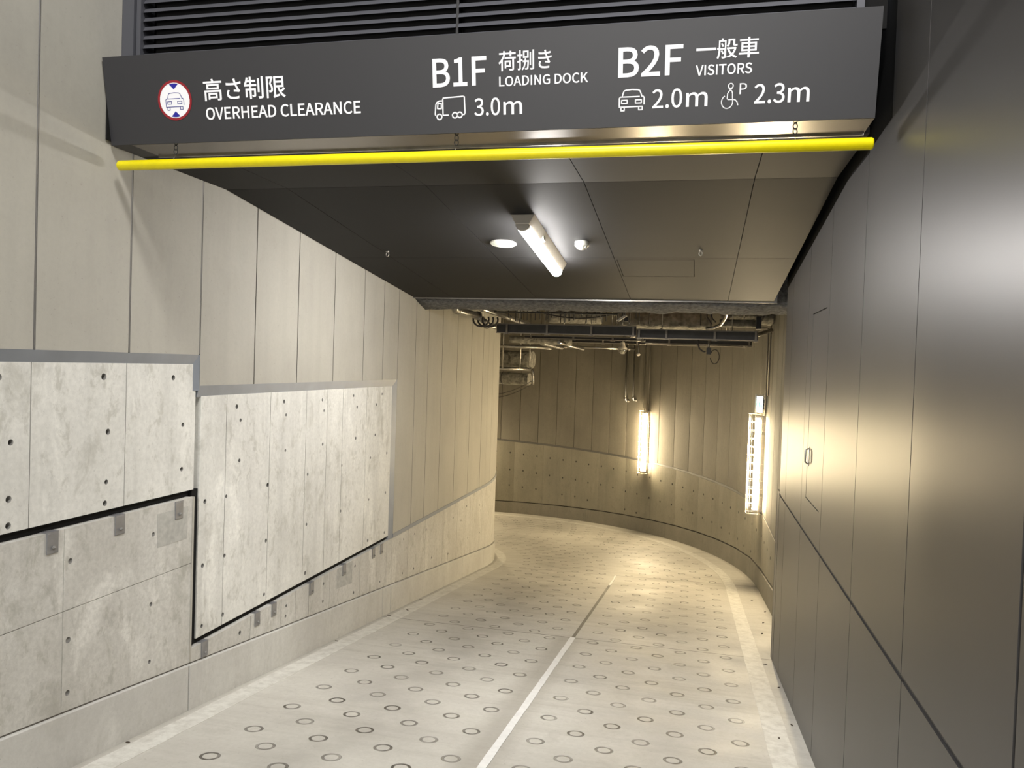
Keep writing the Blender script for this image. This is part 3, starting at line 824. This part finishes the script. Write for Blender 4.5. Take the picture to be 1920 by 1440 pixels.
# yellow clearance bar on chains
p = MB(); p.tube([(-2.873, 3.44, 2.597), (-2.868, 3.44, 2.597), (0.648, 3.44, 2.597), (0.655, 3.44, 2.597)], [0.021, 0.0245, 0.0245, 0.021], 24)
bar = p.build('clearance_bar', MT['yellow'])
tag(bar, 'long bright yellow tube hung level just below the dark overhead sign', 'clearance bar')
def chain(x):
    root = empty('hanging_chain', (x, 3.462, 2.66))
    def ring(cz, tilt):
        pts = []
        for k in range(16):
            a = 2*PI*k/16; pts.append((0.0088*math.cos(a)*math.cos(tilt), 0.0088*math.cos(a)*math.sin(tilt), cz + 0.0125*math.sin(a)))
        m = MB(); m.tube(pts, 0.0024, 6, closed=True); return m.build('link', MT['black'], root)
    ring(0.0235, 0.15); ring(0.003, 0.35)
    m = MB(); m.tube([(0, 0, -0.010), (0, -0.01, -0.026), (0, -0.022, -0.042)], 0.0012, 6); m.build('hanger_wire', MT['galv'], root)
    m = MB(); m.lathe([(0.006, 0), (0.006, 0.004)], (0, 0, 0.0335), (0, 0, 1), 10); m.build('eye_bolt', MT['black'], root)
    return root
ch0 = chain(-2.565)
tag(ch0, 'small black chain under the sign, leftmost of three, below the round symbol', 'chain', 'chains holding the yellow bar')
for x, lb in ((-1.106, 'small black chain under the sign in the middle, below the truck symbol'), (0.357, 'small black chain under the sign, rightmost of three, below the 2.3 m mark')):
    c = copy_tree(ch0); c.location.x = x; tag(c, lb)

# ------------------------------------------------------------------ louvre above the sign
lv = empty('louver_screen', (-1.1, 3.56, 3.11))
def part(mb, name, mat, root, bevel=0): 
    return keep(mb.build(name, mat, None, bevel), root)
LX0, LX1 = XL + 0.003, 0.700
p = MB(); p.box(LX0, LX0 + 0.068, 3.50, 3.62, 3.135, 7.0); part(p, 'frame_post', MT['louver'], lv)
p = MB(); p.box(LX0 + 0.073, LX0 + 0.098, 3.515, 3.62, 3.135, 7.0); part(p, 'frame_post', MT['louver'], lv)
p = MB(); p.box(0.585, 0.615, 3.52, 3.62, 3.135, 7.0); part(p, 'frame_post', MT['louver'], lv)
p = MB(); p.box(LX0 + .10, 0.60, 3.50, 3.62, 3.130, 3.150); part(p, 'bottom_rail', MT['louver'], lv)
slat0 = None
for half, (x0, x1) in enumerate(((LX0 + 0.10, -1.150), (-1.138, 0.585))):
    for i in range(24):
        z = 3.168 + 0.0455*i
        if slat0 is None or i == 0:
            p = MB(); p.hexa([(x0, 3.530, z), (x0, 3.545, z + .024), (x0, 3.560, z + .030), (x0, 3.560, z + .022)][::1], [(x1, 3.530, z), (x1, 3.545, z + .024), (x1, 3.560, z + .030), (x1, 3.560, z + .022)])
            slat0 = part(p, 'louver_slat', MT['louver'], lv)
        else:
            c = slat0.copy(); C.objects.link(c); c.location.z += 0.0455*i
p = MB(); p.box(-1.150, -1.138, 3.538, 3.60, 3.15, 7.0); part(p, 'slat_joint', MT['black'], lv)
p = MB(); p.box(LX0, XR - .004, 3.64, 3.66, 3.135, 7.0); part(p, 'back_sheet', MT['dark'], lv)
tag(lv, 'dark grey horizontal slat louvre above the overhead sign', 'louvre')

# ------------------------------------------------------------------ things on the soffit
tilt = -math.atan(0.1086)
fx = empty('ceiling_light', (-1.140, 5.02, soffit_z(5.02)), (tilt, 0, 0))
# local frame: y down the slope, z up
p = MB(); p.hexa([(-.080, 0, 0), (.080, 0, 0), (.045, 0, -.062), (-.045, 0, -.062)], [(-.080, 1.34, 0), (.080, 1.34, 0), (.045, 1.34, -.062), (-.045, 1.34, -.062)])
p.build('housing', MT['fixture'], fx, 0.003)
def halfround(y0, y1, w_, h, n=10):
    m = MB(); prof = [(-w_, -.062)] + [(-w_*math.cos(PI*k/n), -.068 - h*math.sin(PI*k/n)) for k in range(n+1)] + [(w_, -.062)]
    m.prism(prof, 'y', y0, y1, True); return m
halfround(0.004, 0.062, .043, .036).build('end_cap', MT['fixture'], fx)
halfround(0.063, 1.335, .042, .040).build('tube_cover', MT['tube'], fx)
p = MB(); p.box(.049, .066, .40, .47, -.055, -.025); p.build('sensor', MT['cream'], fx)
tag(fx, 'lit white fluorescent batten light on the dark soffit', 'ceiling light')

sp = empty('ceiling_speaker', (-1.438, 5.715, soffit_z(5.715)), (tilt, 0, 0))
p = MB(); p.lathe([(0.098, 0.0), (0.100, -0.006), (0.092, -0.012), (0.082, -0.010), (0.0001, -0.010)], (0, 0, 0)); p.build('rim', MT['cream'], sp)
p = MB(); p.lathe([(0.082, -0.0105), (0.07, -0.012), (0.0001, -0.013)], (0, 0, 0)); p.build('grille', MT['creamgrille'], sp)
tag(sp, 'round cream flush ceiling speaker left of the batten light', 'ceiling speaker')
sd = empty('smoke_detector', (-0.845, 5.70, soffit_z(5.70)), (tilt, 0, 0))
p = MB(); p.lathe([(0.052, 0), (0.053, -0.022), (0.050, -0.030), (0.0001, -0.031)], (0, 0, 0)); p.build('base', MT['cream'], sd)
p = MB(); p.lathe([(0.036, -0.031), (0.035, -0.040), (0.024, -0.052), (0.015, -0.056), (0.0001, -0.057)], (0, 0, 0)); 
for k in range(10):
    a = 2*PI*k/10; p.box(0.034*math.cos(a)-.003, 0.034*math.cos(a)+.003, 0.034*math.sin(a)-.003, 0.034*math.sin(a)+.003, -.050, -.030)
p.build('sensor_head', MT['cream'], sd)
tag(sd, 'small white smoke detector right of the batten light', 'smoke detector')
def hook(x, y, lb):
    h = empty('ceiling_hook', (x, y, soffit_z(y)))
    p = MB(); p.lathe([(0.013, 0), (0.013, -0.006), (0.0001, -0.007)], (0, 0, 0), (0, 0, 1), 12); p.build('hook_base', MT['galv'], h)
    pts = [(0.011*math.cos(t), 0, -0.024 + 0.017*math.sin(t)) for t in [math.radians(a) for a in range(0, 360, 24)]]
    p = MB(); p.tube(pts, 0.0032, 6, closed=True); p.build('eye', MT['galv'], h)
    tag(h, lb, 'hook', 'eye hooks on the soffit')
hook(-2.455, 5.96, 'tiny steel eye hook on the soffit, nearer the concrete wall on the left')
hook(-0.006, 5.93, 'tiny steel eye hook on the soffit, nearer the dark metal wall on the right')

# ------------------------------------------------------------------ steel brackets in the shadow gaps
def bracket():
    r = empty('steel_bracket', (0, 0, 0))
    p = MB(); p.box(0.0005, 0.0065, -.035, .035, -.050, .048); p.build('plate', MT['bracket'], r, 0.002)
    p = MB(); p.box(-.060, 0.0065, -.035, .035, .048, .054); p.build('top_flange', MT['bracket'], r)
    p = MB(); p.lathe([(0.009, 0.0065), (0.009, 0.012), (0.004, 0.013), (0.004, 0.019), (0.0001, 0.0195)], (0, 0.004, -.022), (1, 0, 0), 6); p.build('bolt', MT['plug'], r)
    return r
b0 = bracket()
names_b = ['grey steel bracket in the upper gap, nearest the left edge of the photo',
           'grey steel bracket in the upper gap, middle one of three',
           'grey steel bracket in the upper gap, nearest the vertical shadow gap',
           'grey steel bracket in the lower gap, at the foot of the vertical shadow gap',
           'grey steel bracket in the lower gap, second from the vertical shadow gap',
           'grey steel bracket in the lower gap, third from the vertical shadow gap',
           'grey steel bracket in the lower gap, fourth from the vertical shadow gap',
           'grey steel bracket in the lower gap, on a darker patch of concrete',
           'grey steel bracket in the lower gap, second last before the blue-grey upright strip',
           'grey steel bracket in the lower gap, last one beside the blue-grey upright strip']
pos_b = [(3.111, 0.750), (3.558, 0.750), (4.046, 0.742), (4.327, -0.176), (4.934, -0.176), (5.156, -0.176), (5.734, -0.176), (6.329, -0.176), (6.969, -0.176), (7.165, -0.178)]
for i, ((y, z), lb) in enumerate(zip(pos_b, names_b)):
    o = b0 if i == 0 else copy_tree(b0)
    o.location = (XL, y, z); tag(o, lb, 'bracket', 'steel brackets on the left wall')
    if i >= 3: o.scale = (1, 0.92, 0.92)

# ------------------------------------------------------------------ caged wall lamps on the outer wall
def wall_lamp(s, z0, z1, out, lab):
    """root at the wall face; local x = along the wall, local y = out of the wall"""
    x, y = path(RO, s)
    n = Vector((CX - x, CY - y, 0)).normalized() if s > 0 else Vector((-1, 0, 0))
    ang = math.atan2(n.y, n.x) - PI/2
    r = empty('wall_lamp', (x, y, z0), (0, 0, ang)); L = z1 - z0
    p = MB(); p.prism([(-.060, .001), (.060, .001), (.060, .062), (-.060, .062)], 'z', 0, L); p.build('back_plate', MT['fixture'], r, 0.003)
    p = MB(); p.prism([(.055, .0625)] + [(.055*math.cos(PI*k_/12), .066 + .060*math.sin(PI*k_/12)) for k_ in range(13)] + [(-.055, .0625)], 'z', .03, L - .03, True); p.build('tube_cover', MT['warm'], r)
    for zz in (0.0, L - .03):
        p = MB(); p.box(-.058, .058, .0625, .130, zz, zz + .03); p.build('end_cap', MT['fixture'], r, 0.004)
    g = MB(); rr = .0028
    W_ = .100; D = out
    def hoop(zz): g.tube([(-W_, .01, zz), (-W_, D - .02, zz), (-W_ + .02, D, zz), (W_ - .02, D, zz), (W_, D - .02, zz), (W_, .01, zz)], rr, 6)
    k = 12
    for i in range(k + 1): hoop(-.02 + (L + .04) * i / k)
    for (xx, yy) in ((-W_, .05), (-W_, D - .03), (-.03, D), (.03, D), (W_, D - .03), (W_, .05)):
        g.tube([(xx, yy, -.02), (xx, yy, L + .02)], rr, 6)
    g.build('wire_guard', MT['guard'], r)
    for zz in (L*.18, L*.82):
        for xx in (-.069, .061):
            p = MB(); p.box(xx, xx + .008, 0.0, 0.06, zz - .02, zz + .02); p.build('clip', MT['galv'], r)
    tag(r, lab, 'wall lamp', 'caged tube lamps on the outer tunnel wall')
    return r
wall_lamp(RO * math.radians(37.5), -0.49, 0.765, 0.17, 'glowing caged tube lamp, the farther one, midway round the curved wall')
wall_lamp(0.42, -0.27, 1.06, 0.21, 'glowing caged tube lamp, the nearer one, beside the end of the dark metal wall')
o = wall_lamp(RO * math.radians(76), -1.1, 0.15, 0.17, 'caged tube lamp farther round the bend, out of sight behind the left wall corner')
# small lit sign box with its own guard above the near lamp
x, y = path(RO, 0.40)
eb = empty('lit_sign_box', (x, y, 1.10))
p = MB(); p.box(-.115, -.04, -.07, .07, 0.0, .24); p.build('box_body', MT['fixture'], eb, 0.004)
p = MB(); p.box(-.11, -.045, -.0735, -.0705, .01, .23); p.box(-.1185, -.1155, -.063, .063, .01, .23); p.build('lit_face', MT['signlit'], eb)
p = MB()
mk = []
for a_, b_, c_, d_ in ((-.05, -.01, .10, .16), (-.04, .0, .06, .09), (.01, .05, .09, .13), (-.03, .03, .17, .19)):
    p = MB(); p.box(-.1195, -.1186, a_, b_, c_, d_); p.build('green_mark', MT['signgreen'], eb)
for a_, c_, d_ in ((-.10, .09, .15), (-.075, .07, .12)):
    p = MB(); p.box(a_, a_ + .018, -.0745, -.0736, c_, d_); p.build('green_mark', MT['signgreen'], eb)
p = MB(); p.box(-.04, -.001, -.03, .03, .06, .20); p.build('mount', MT['black'], eb)
g = MB()
for zz in (-.01, .04, .09, .14, .19, .25):
    g.tube([(-.005, -.09, zz), (-.135, -.09, zz), (-.135, .09, zz), (-.005, .09, zz)], .0025, 6)
for yy in (-.09, -.03, .03, .09): g.tube([(-.135, yy, -.01), (-.135, yy, .25)], .0025, 6)
g.build('wire_guard', MT['guard'], eb)
tag(eb, 'small lit white and green sign box with wire guard above the nearer caged lamp', 'lit sign')

# ------------------------------------------------------------------ steel channel trays across the tunnel
def tray(x0, x1, y, zt, zb, posts, lab, th=0.35):
    """ladder-like tray of steel channel, seen from the front and slightly below"""
    r = empty('cable_tray', ((x0+x1)/2, y, zb))
    p = MB(); p.box(x0, x1, y + .02, y + .028, zb, zt); keep(p.build('web', MT['tray']), r)
    p = MB(); p.box(x0, x1, y - .012, y + .028, zt - .012, zt); p.box(x0, x1, y - .012, y + .028, zb, zb + .012); keep(p.build('lip', MT['traylip']), r)
    for px in posts:
        p = MB(); p.box(px - .012, px + .012, y - .016, y + .020, zb - .008, zt); p.box(px - .03, px + .03, y - .02, y + .02, zb - .012, zb - .004)
        keep(p.build('rung_bracket', MT['traylip']), r)
    tag(r, lab, 'cable tray', 'steel trays across the tunnel ceiling')
    for px in (x0 + .3, x1 - .3):
        p = MB(); p.tube([(px, y + .01, zt), (px, y + .01, 3.0)], .006, 6); keep(p.build('hanger_rod', MT['galv']), r)
tray(-2.52, -0.745, 9.80, 2.180, 2.055, (-2.38, -1.86, -1.30, -.782), 'dark steel tray nearest the soffit, left half starting at the concrete wall')
tray(-0.735, 0.690, 9.80, 2.148, 2.032, (-.71, -.38, .19, .665), 'dark steel tray nearest the soffit, right half ending below the round duct')
tray(-2.50, -0.735, 11.40, 2.098, 2.050, (-2.4, -1.77, -1.20, -.77), 'thinner steel tray second from the soffit, left half')
tray(-0.730, 0.725, 11.40, 2.092, 2.020, (-.4, .15, .69), 'thinner steel tray second from the soffit, right half')
tray(-2.45, -0.425, 12.80, 2.108, 2.045, (-2.1, -1.5, -.95, -.45), 'steel tray third from the soffit, left half above the glass dome')
tray(-0.415, 0.720, 12.80, 2.098, 2.040, (.14, .70), 'steel tray third from the soffit, right half above the hanging cable loop')

# galvanised pipes
def pipe(pts, r, lab, flanges=(), seg=14, mat='galv', name='steel_pipe', cat='pipe', group=None, hang=()):
    root = empty(name, pts[0])
    p = MB(); p.tube(pts, r, seg); keep(p.build('pipe_run', MT[mat]), root)
    for (c, ax, rr, ln) in flanges:
        p = MB(); p.lathe([(0.001, -ln/2), (rr, -ln/2), (rr, ln/2), (0.001, ln/2)], c, ax, 16); keep(p.build('coupling', MT[mat]), root)
    tag(root, lab, cat, group); return root
def elbow(a, corner, c, r=0.06, n=6):
    a, corner, c = Vector(a), Vector(corner), Vector(c)
    d1 = (a - corner).normalized(); d2 = (c - corner).normalized(); out = [a]
    P0 = corner + d1*r; P2 = corner + d2*r
    for i in range(n+1):
        t = i/n; out.append((1-t)**2*P0 + 2*t*(1-t)*corner + t*t*P2)
    out.append(c); return [tuple(v) for v in out]
YA = Vector((0, 1, 0))
pipe(elbow((-2.70, 8.56, 2.75), (-2.70, 8.56, 2.262), (-2.66, 9.45, 2.245), .07), .042, 'shiny galvanised pipe bending along the top of the left concrete wall',
     [((-2.70, 8.70, 2.262), YA, .050, .05), ((-2.66, 9.40, 2.245), YA, .055, .04)])
pipe([(-2.66, 9.50, 2.225), (-2.60, 9.60, 2.17), (-2.62, 9.72, 2.14), (-2.62, 9.95, 2.15), (-2.62, 10.6, 2.16)], .036, 'short lower galvanised pipe end left of the nearest tray',
     [((-2.61, 9.68, 2.145), YA, .050, .05)])
p = MB()
for i in range(3):
    pts = [(-2.62 + .05*i + .10*math.cos(t), 9.42 + .03*i, 2.20 + .085*math.sin(t)) for t in [math.radians(a) for a in range(150, 400, 18)]]
    p.tube(pts, .012, 6)
tag(p.build('cable_coil', MT['cable']), 'black looped cables bunched between the galvanised pipes at the left wall', 'cable')
pipe(elbow((-2.40, 8.52, 2.75), (-2.40, 8.52, 2.285), (-2.36, 11.0, 2.235), .06), .032, 'long shiny galvanised pipe running away from the soffit above the nearest tray',
     [((-2.395, 8.62, 2.283), YA, .040, .05), ((-2.38, 9.9, 2.257), YA, .040, .05)])
pipe([(-2.36, 12.1, 2.02), (-2.36, 12.2, 2.01), (-2.36, 13.9, 1.985)], .040, 'galvanised pipe with round elbow hanging below the far trays, left one',
     [((-2.36, 12.15, 2.012), YA, .052, .06), ((-2.36, 13.5, 1.99), YA, .048, .05)])
pipe([(-2.0, 11.5, 2.005), (-2.0, 14.1, 1.975)], .026, 'thin galvanised pipe below the far trays, right of the elbowed one', [((-2.0, 11.6, 2.005), YA, .034, .05)])
pipe([(-2.55, 14.3, 2.01), (-1.10, 14.3, 2.005)], .020, 'level thin pipe crossing under the farthest tray', [((-1.2, 14.3, 2.005), (1, 0, 0), .027, .05)])
# two drop pipes in front of the curved wall with elbows into it
def drop(th, zt, zb, r, lab):
    t = math.radians(th); c = lambda rr, z: (CX + rr*math.cos(t), CY + rr*math.sin(t), z)
    a = elbow(c(RO - .09, zt), c(RO - .09, zb), c(RO, zb), .05)
    root = pipe(a, r, lab, [(c(RO - .09, zb + .05), (0, 0, 1), r*1.35, .05), (c(RO - .012, zb), Vector((math.cos(t), math.sin(t), 0)), r*1.5, .02)])
drop(42.0, 2.30, 0.95, .024, 'thicker of two vertical pipes dropping in front of the curved wall')
drop(40.3, 2.30, 0.98, .019, 'thinner of two vertical pipes dropping in front of the curved wall')
t = math.radians(37.35)
pipe([(CX + (RO-.02)*math.cos(t), CY + (RO-.02)*math.sin(t), z) for z in (2.4, 1.6, 0.80)], .010, 'thin vertical conduit down to the farther caged lamp', name='conduit', cat='conduit', seg=8, mat='traylip')
pipe(elbow((XO - .15, 11.22, 2.26), (XO - .03, 11.22, 2.26), (XO - .03, 11.22, 1.07), .03), .013, 'vertical conduit down to the nearer caged lamp', name='conduit', cat='conduit', seg=8, mat='traylip')
pipe(elbow((XO - .12, 10.85, 2.32), (XO - .03, 10.85, 2.32), (XO - .03, 10.85, 1.36), .03), .013, 'second vertical conduit on the panelled wall, right of the lit sign box', name='conduit', cat='conduit', seg=8, mat='traylip')
pipe([(XO - .05, 10.5, 2.20), (XO - .25, 10.2, 2.12)], .024, 'short slanted pipe stub at the right end of the nearest tray')

# insulated ducts
def duct(a, b, r, lab, mat='wool', seg=22, wob=.018, name='insulated_duct', bands=True):
    a, b = Vector(a), Vector(b); n = 16; pts = [a.lerp(b, i/n) for i in range(n+1)]
    root = empty(name, a)
    m = MB(); rad = [r * (1 + random.uniform(-wob, wob)*1.5) for _ in pts]; m.tube(pts, rad, seg)
    keep(m.build('wrap', MT[mat]), root)
    if bands:
        m = MB(); d = (b - a).normalized()
        for f in (.3, .7): m.lathe([(r*.9, -.012), (r*1.02, -.012), (r*1.02, .012), (r*.9, .012)], a.lerp(b, f), d, seg)
        keep(m.build('band', MT['tray']), root)
    tag(root, lab, 'duct'); return root
duct((-5.0, 15.35, 1.80), (-3.12, 15.05, 1.755), .165, 'upper of two wool-wrapped ducts on the rack behind the left wall corner')
duct((-5.0, 15.35, 1.40), (-3.17, 15.05, 1.375), .120, 'lower of two wool-wrapped ducts on the rack behind the left wall corner')
rk = empty('pipe_rack', (-3.4, 14.8, 1.57))
def rp(mb, n='rack_bar', mat='galv'): keep(mb.build(n, MT[mat]), rk)
m = MB(); m.tube([(-4.8, 14.75, 2.0), (-2.7, 14.75, 2.0)], .038, 10); rp(m)
m = MB(); m.tube([(-4.8, 14.80, 1.565), (-3.09, 14.80, 1.575)], .038, 10); rp(m)
m = MB(); m.tube([(-3.645, 14.75, 2.95), (-3.645, 14.75, 1.58)], .022, 8); rp(m)
m = MB(); m.tube([(-3.30, 14.75, 2.95), (-3.30, 14.75, 1.58)], .012, 8); rp(m)
m = MB(); m.tube([(-3.12, 14.75, 2.95), (-3.12, 14.75, 1.58)], .010, 8); rp(m)
m = MB(); m.tube(elbow((-3.07, 14.80, 1.57), (-3.05, 14.80, 1.50), (-3.05, 14.80, 1.28), .04), .022, 8); rp(m)
tag(rk, 'galvanised pipe rack with upright hangers behind the left wall corner', 'pipe rack')
m = MB()
for dz in (0, .06):
    m.tube([(-4.6 + 1.55*t_, 14.7, 1.19 + dz - (0.20 * math.sin(PI*t_)) * (1 - .3*dz) + .10*t_**3) for t_ in [i/14 for i in range(15)]], .007, 6)
tag(m.build('slack_cable', MT['cable']), 'two thin slack cables sagging below the wrapped ducts', 'cable')

# big wrapped box duct and round ducts over the trays
def wrapped_box(x0, x1, y0, y1, z0, z1, name, mat, lab, cat='duct'):
    m = MB(); nx = 18; bm = m.bm
    secs = []
    for i in range(nx + 1):
        x = x0 + (x1 - x0)*i/nx; j = lambda: random.uniform(-.012, .012)
        zz0 = z0 + .012*math.sin(i*1.7)
        ring_ = [(y0+j(), zz0+.03), (y0+.03, zz0+j()), ((y0+y1)/2, zz0+j()), (y1-.03, zz0+j()), (y1+j(), zz0+.03), (y1, z1-.03), (y1-.03, z1), (y0+.03, z1), (y0+j(), z1-.03), (y0+j(), (z0+z1)/2)]
        secs.append([bm.verts.new((x, a, b_)) for a, b_ in ring_])
    for a, e in zip(secs, secs[1:]):
        for k in range(10): m._f([a[k], a[(k+1) % 10], e[(k+1) % 10], e[k]], True)
    m._f(secs[0]); m._f(list(reversed(secs[-1])))
    o = m.build(name, MT[mat]); tag(o, lab, cat); return o
wrapped_box(-1.05, 0.17, 10.6, 11.2, 2.21, 2.47, 'insulated_duct', 'wool', 'wide wool-wrapped box duct above the right trays')
wrapped_box(-1.05, 0.17, 10.3, 10.58, 2.445, 2.56, 'foam_strip', 'foam', 'ochre foam insulation showing above the wool-wrapped box duct', 'insulation')
duct((-2.02, 10.7, 2.36), (-1.32, 10.95, 2.37), .115, 'pale round wrapped duct above the left trays', wob=.03)
duct((-1.95, 10.2, 2.56), (-1.2, 10.2, 2.56), .09, 'ochre-coated round duct end above the left trays', mat='foam', bands=False)
duct((0.33, 10.35, 2.44), (0.90, 10.75, 2.40), .135, 'round wrapped duct above the right trays near the panelled wall', wob=.04)
duct((0.25, 10.22, 2.26), (0.70, 10.22, 2.26), .05, 'thin pale wrapped pipe lying above the right trays', mat='wool', bands=False)
duct((-2.85, 11.9, 2.05), (-1.9, 12.1, 2.03), .055, 'wool-wrapped pipe just behind the trays at the left wall corner', bands=False)
wrapped_box(-2.85, -2.2, 9.0, 11.0, 2.42, 2.8, 'insulated_duct', 'spray', 'dark grey wrapped duct close above the left galvanised pipes')
# services hidden in the dark: hanger rods seen as a fringe
rod0 = None; grp = 'thin hanger rods above the left trays'
for i in range(26):
    x = -2.30 + i*0.062 + random.uniform(-.015, .015); y = random.uniform(9.2, 10.1)
    if rod0 is None:
        p = MB(); p.tube([(0, 0, 0), (0, 0, .80)], .006, 6); rod0 = p.build('hanger_rod', MT['black']); o = rod0
    else:
        o = rod0.copy(); C.objects.link(o)
    o.location = (x, y, 2.21 + random.uniform(-.03, .04))
    tag(o, 'thin dark rod hanging in the fringe above the left trays', 'hanger rod', grp)
for i, (x, y) in enumerate(((-.95, 9.5), (-.70, 9.6), (-.58, 9.55), (.02, 9.6), (-1.12, 9.4))):
    o = rod0.copy(); C.objects.link(o); o.location = (x, y, 2.19)
    tag(o, 'thin dark rod hanging in front of the wool-wrapped box duct', 'hanger rod', 'thin hanger rods above the right trays')
m = MB(); m.tube([(-2.35, 9.0, 2.27), (-0.9, 9.0, 2.265)], .010, 6)
tag(m.build('support_bar', MT['tray']), 'thin level steel bar above the nearest tray on the left', 'support bar')
m = MB(); m.tube([(-2.0 + 1.2*t_, 9.3, 2.33 - .10*math.sin(PI*t_)) for t_ in [i/12 for i in range(13)]], .009, 6)
tag(m.build('slack_cable', MT['cable']), 'dark cable sagging in front of the pale round duct', 'cable')
m = MB(); m.tube([(-.55 + .9*t_, 9.2, 2.40 - .07*math.sin(PI*t_)) for t_ in [i/12 for i in range(13)]], .006, 6)
tag(m.build('slack_cable', MT['cable']), 'dark cable sagging across the ochre foam strip', 'cable')
m = MB(); m.tube([(0.30, 8.55, 2.7), (0.305, 8.9, 2.40), (0.30, 9.3, 2.28), (0.25, 9.5, 2.20), (0.17, 9.55, 2.165), (0.08, 9.55, 2.15)], .018, 8)
tag(m.build('flexible_conduit', MT['galv']), 'bent grey flexible conduit coming down to the nearest tray', 'conduit')
m = MB()
m.tube([(0.12, 9.40, 2.55), (0.08, 9.40, 2.40), (0.09, 9.40, 2.28), (0.15, 9.40, 2.19)], .009, 6); m.tube([(0.13, 9.40, 2.52), (0.11, 9.40, 2.38), (0.15, 9.40, 2.26), (0.19, 9.40, 2.22)], .009, 6)
tag(m.build('cable_coil', MT['cable']), 'dark cables bunched beside the grey flexible conduit', 'cable')
# junction box with hanging loop
jb = empty('junction_box', (0.130, 9.78, 1.86))
p = MB(); p.tube([(0.125, 9.78, 2.018), (0.125, 9.78, 1.93)], .012, 8); keep(p.build('stem', MT['galv']), jb)
p = MB(); p.box(0.10, 0.155, 9.755, 9.805, 1.855, 1.935); keep(p.build('box_body', MT['cable'], None, .003), jb)
p = MB(); p.tube([(0.150 + .05 + .052*math.cos(t_), 9.78, 1.83 + .085*math.sin(t_)) for t_ in [math.radians(a) for a in range(150, -190, -20)]], .006, 6); keep(p.build('cable_loop', MT['cable']), jb)
tag(jb, 'small dark junction box with a hanging cable loop below the nearest tray', 'junction box')
m = MB(); m.tube([(0.0, 9.8, 2.03), (0.0, 9.8, 1.975), (0.02, 9.8, 1.92), (0.06, 9.8, 1.89), (0.09, 9.8, 1.885)], .011, 6)
tag(m.build('flexible_conduit', MT['cable']), 'short ribbed black hose left of the junction box', 'conduit')
# glass dome light and its smaller neighbour
dm = empty('dome_camera', (-1.155, 12.5, 1.92))
p = MB(); p.lathe([(0.03, 0.12), (0.045, 0.06), (0.075, 0.03), (0.075, 0.01)], (-1.155, 12.5, 1.94)); keep(p.build('housing', MT['fixture']), dm)
p = MB(); p.lathe([(0.070*math.cos(a), -0.070*math.sin(a)) for a in [math.radians(t_) for t_ in range(0, 91, 10)]], (-1.155, 12.5, 1.945)); keep(p.build('dome_cover', MT['glass']), dm)
p = MB(); p.lathe([(0.032*math.sin(a), 0.032*math.cos(a)) for a in [math.radians(t_) for t_ in range(0, 181, 15)]], (-1.16, 12.49, 1.915)); keep(p.build('lens_ball', MT['cream']), dm)
p = MB(); p.tube([(-1.155, 12.5, 2.05), (-1.155, 12.5, 2.12)], .012, 8); keep(p.build('stem', MT['galv']), dm)
tag(dm, 'clear dome camera hanging below the farthest tray', 'camera')
sh = empty('sprinkler_head', (-0.905, 12.5, 1.87))
p = MB(); p.tube([(-0.905, 12.5, 2.08), (-0.905, 12.5, 1.90)], .008, 8); keep(p.build('stem', MT['tray']), sh)
p = MB(); p.lathe([(0.012, .03), (0.03, .01), (0.034, -.005), (0.012, -.02), (0.0001, -.022)], (-0.905, 12.5, 1.875)); keep(p.build('head', MT['fixture']), sh)
tag(sh, 'small sprinkler head right of the dome camera', 'sprinkler')
# little white spotlight above the nearest tray
fl = empty('spotlight', (-0.87, 9.2, 2.22))
p = MB(); p.hexa([(-.935, 9.18, 2.205), (-.90, 9.18, 2.200), (-.81, 9.18, 2.262), (-.84, 9.18, 2.272)], [(-.935, 9.24, 2.205), (-.90, 9.24, 2.200), (-.81, 9.24, 2.262), (-.84, 9.24, 2.272)]); keep(p.build('lamp_head', MT['fixture'], None, .003), fl)
p = MB(); p.tube([(-.87, 9.23, 2.24), (-.87, 9.26, 2.5)], .008, 6); p.box(-.85, -.80, 9.25, 9.30, 2.20, 2.25); keep(p.build('bracket', MT['black']), fl)
tag(fl, 'small white angled fitting above the nearest tray', 'light fitting')
# dark box on the right above the tray
p = MB(); p.box(.66, .72, 9.75, 9.85, 2.17, 2.32)
tag(p.build('conduit_box', MT['black'], None, .004), 'small black box above the right end of the nearest tray', 'junction box')

# dry leaf crumbs along the edges of the ramp
leaf0 = None
random.seed(21)
for i, (x, y) in enumerate([(0.80, 8.9), (0.88, 9.6), (0.74, 8.3), (0.84, 7.9), (0.78, 10.3), (0.66, 7.0), (0.70, 6.3), (0.69, 5.4), (0.58, 5.1), (-2.86, 7.25), (-2.80, 7.6), (-2.87, 8.2), (-2.88, 3.6), (-2.87, 6.1)]):
    if leaf0 is None:
        m = MB()
        m.prism([(-.020, 0), (-.006, -.010), (.014, -.006), (.020, .003), (.004, .010)], 'z', .0005, .0030)
        leaf0 = m.build('dry_leaf', plain('brown_leaf', (0.05, 0.035, 0.022), 0.8)); o = leaf0
    else:
        o = leaf0.copy(); C.objects.link(o)
    o.location = (x, y, fz(y) + .0025); o.rotation_euler = (-math.atan(SL), 0, random.uniform(0, 6.28)); k_ = random.uniform(.6, 1.3); o.scale = (k_, k_, 1)
    right = x > 0
    tag(o, 'tiny dark leaf crumb on the floor beside the dark metal wall side' if right else 'tiny dark leaf crumb on the floor along the left kerb', 'leaf', 'leaf crumbs at the right edge' if right else 'leaf crumbs at the left kerb')
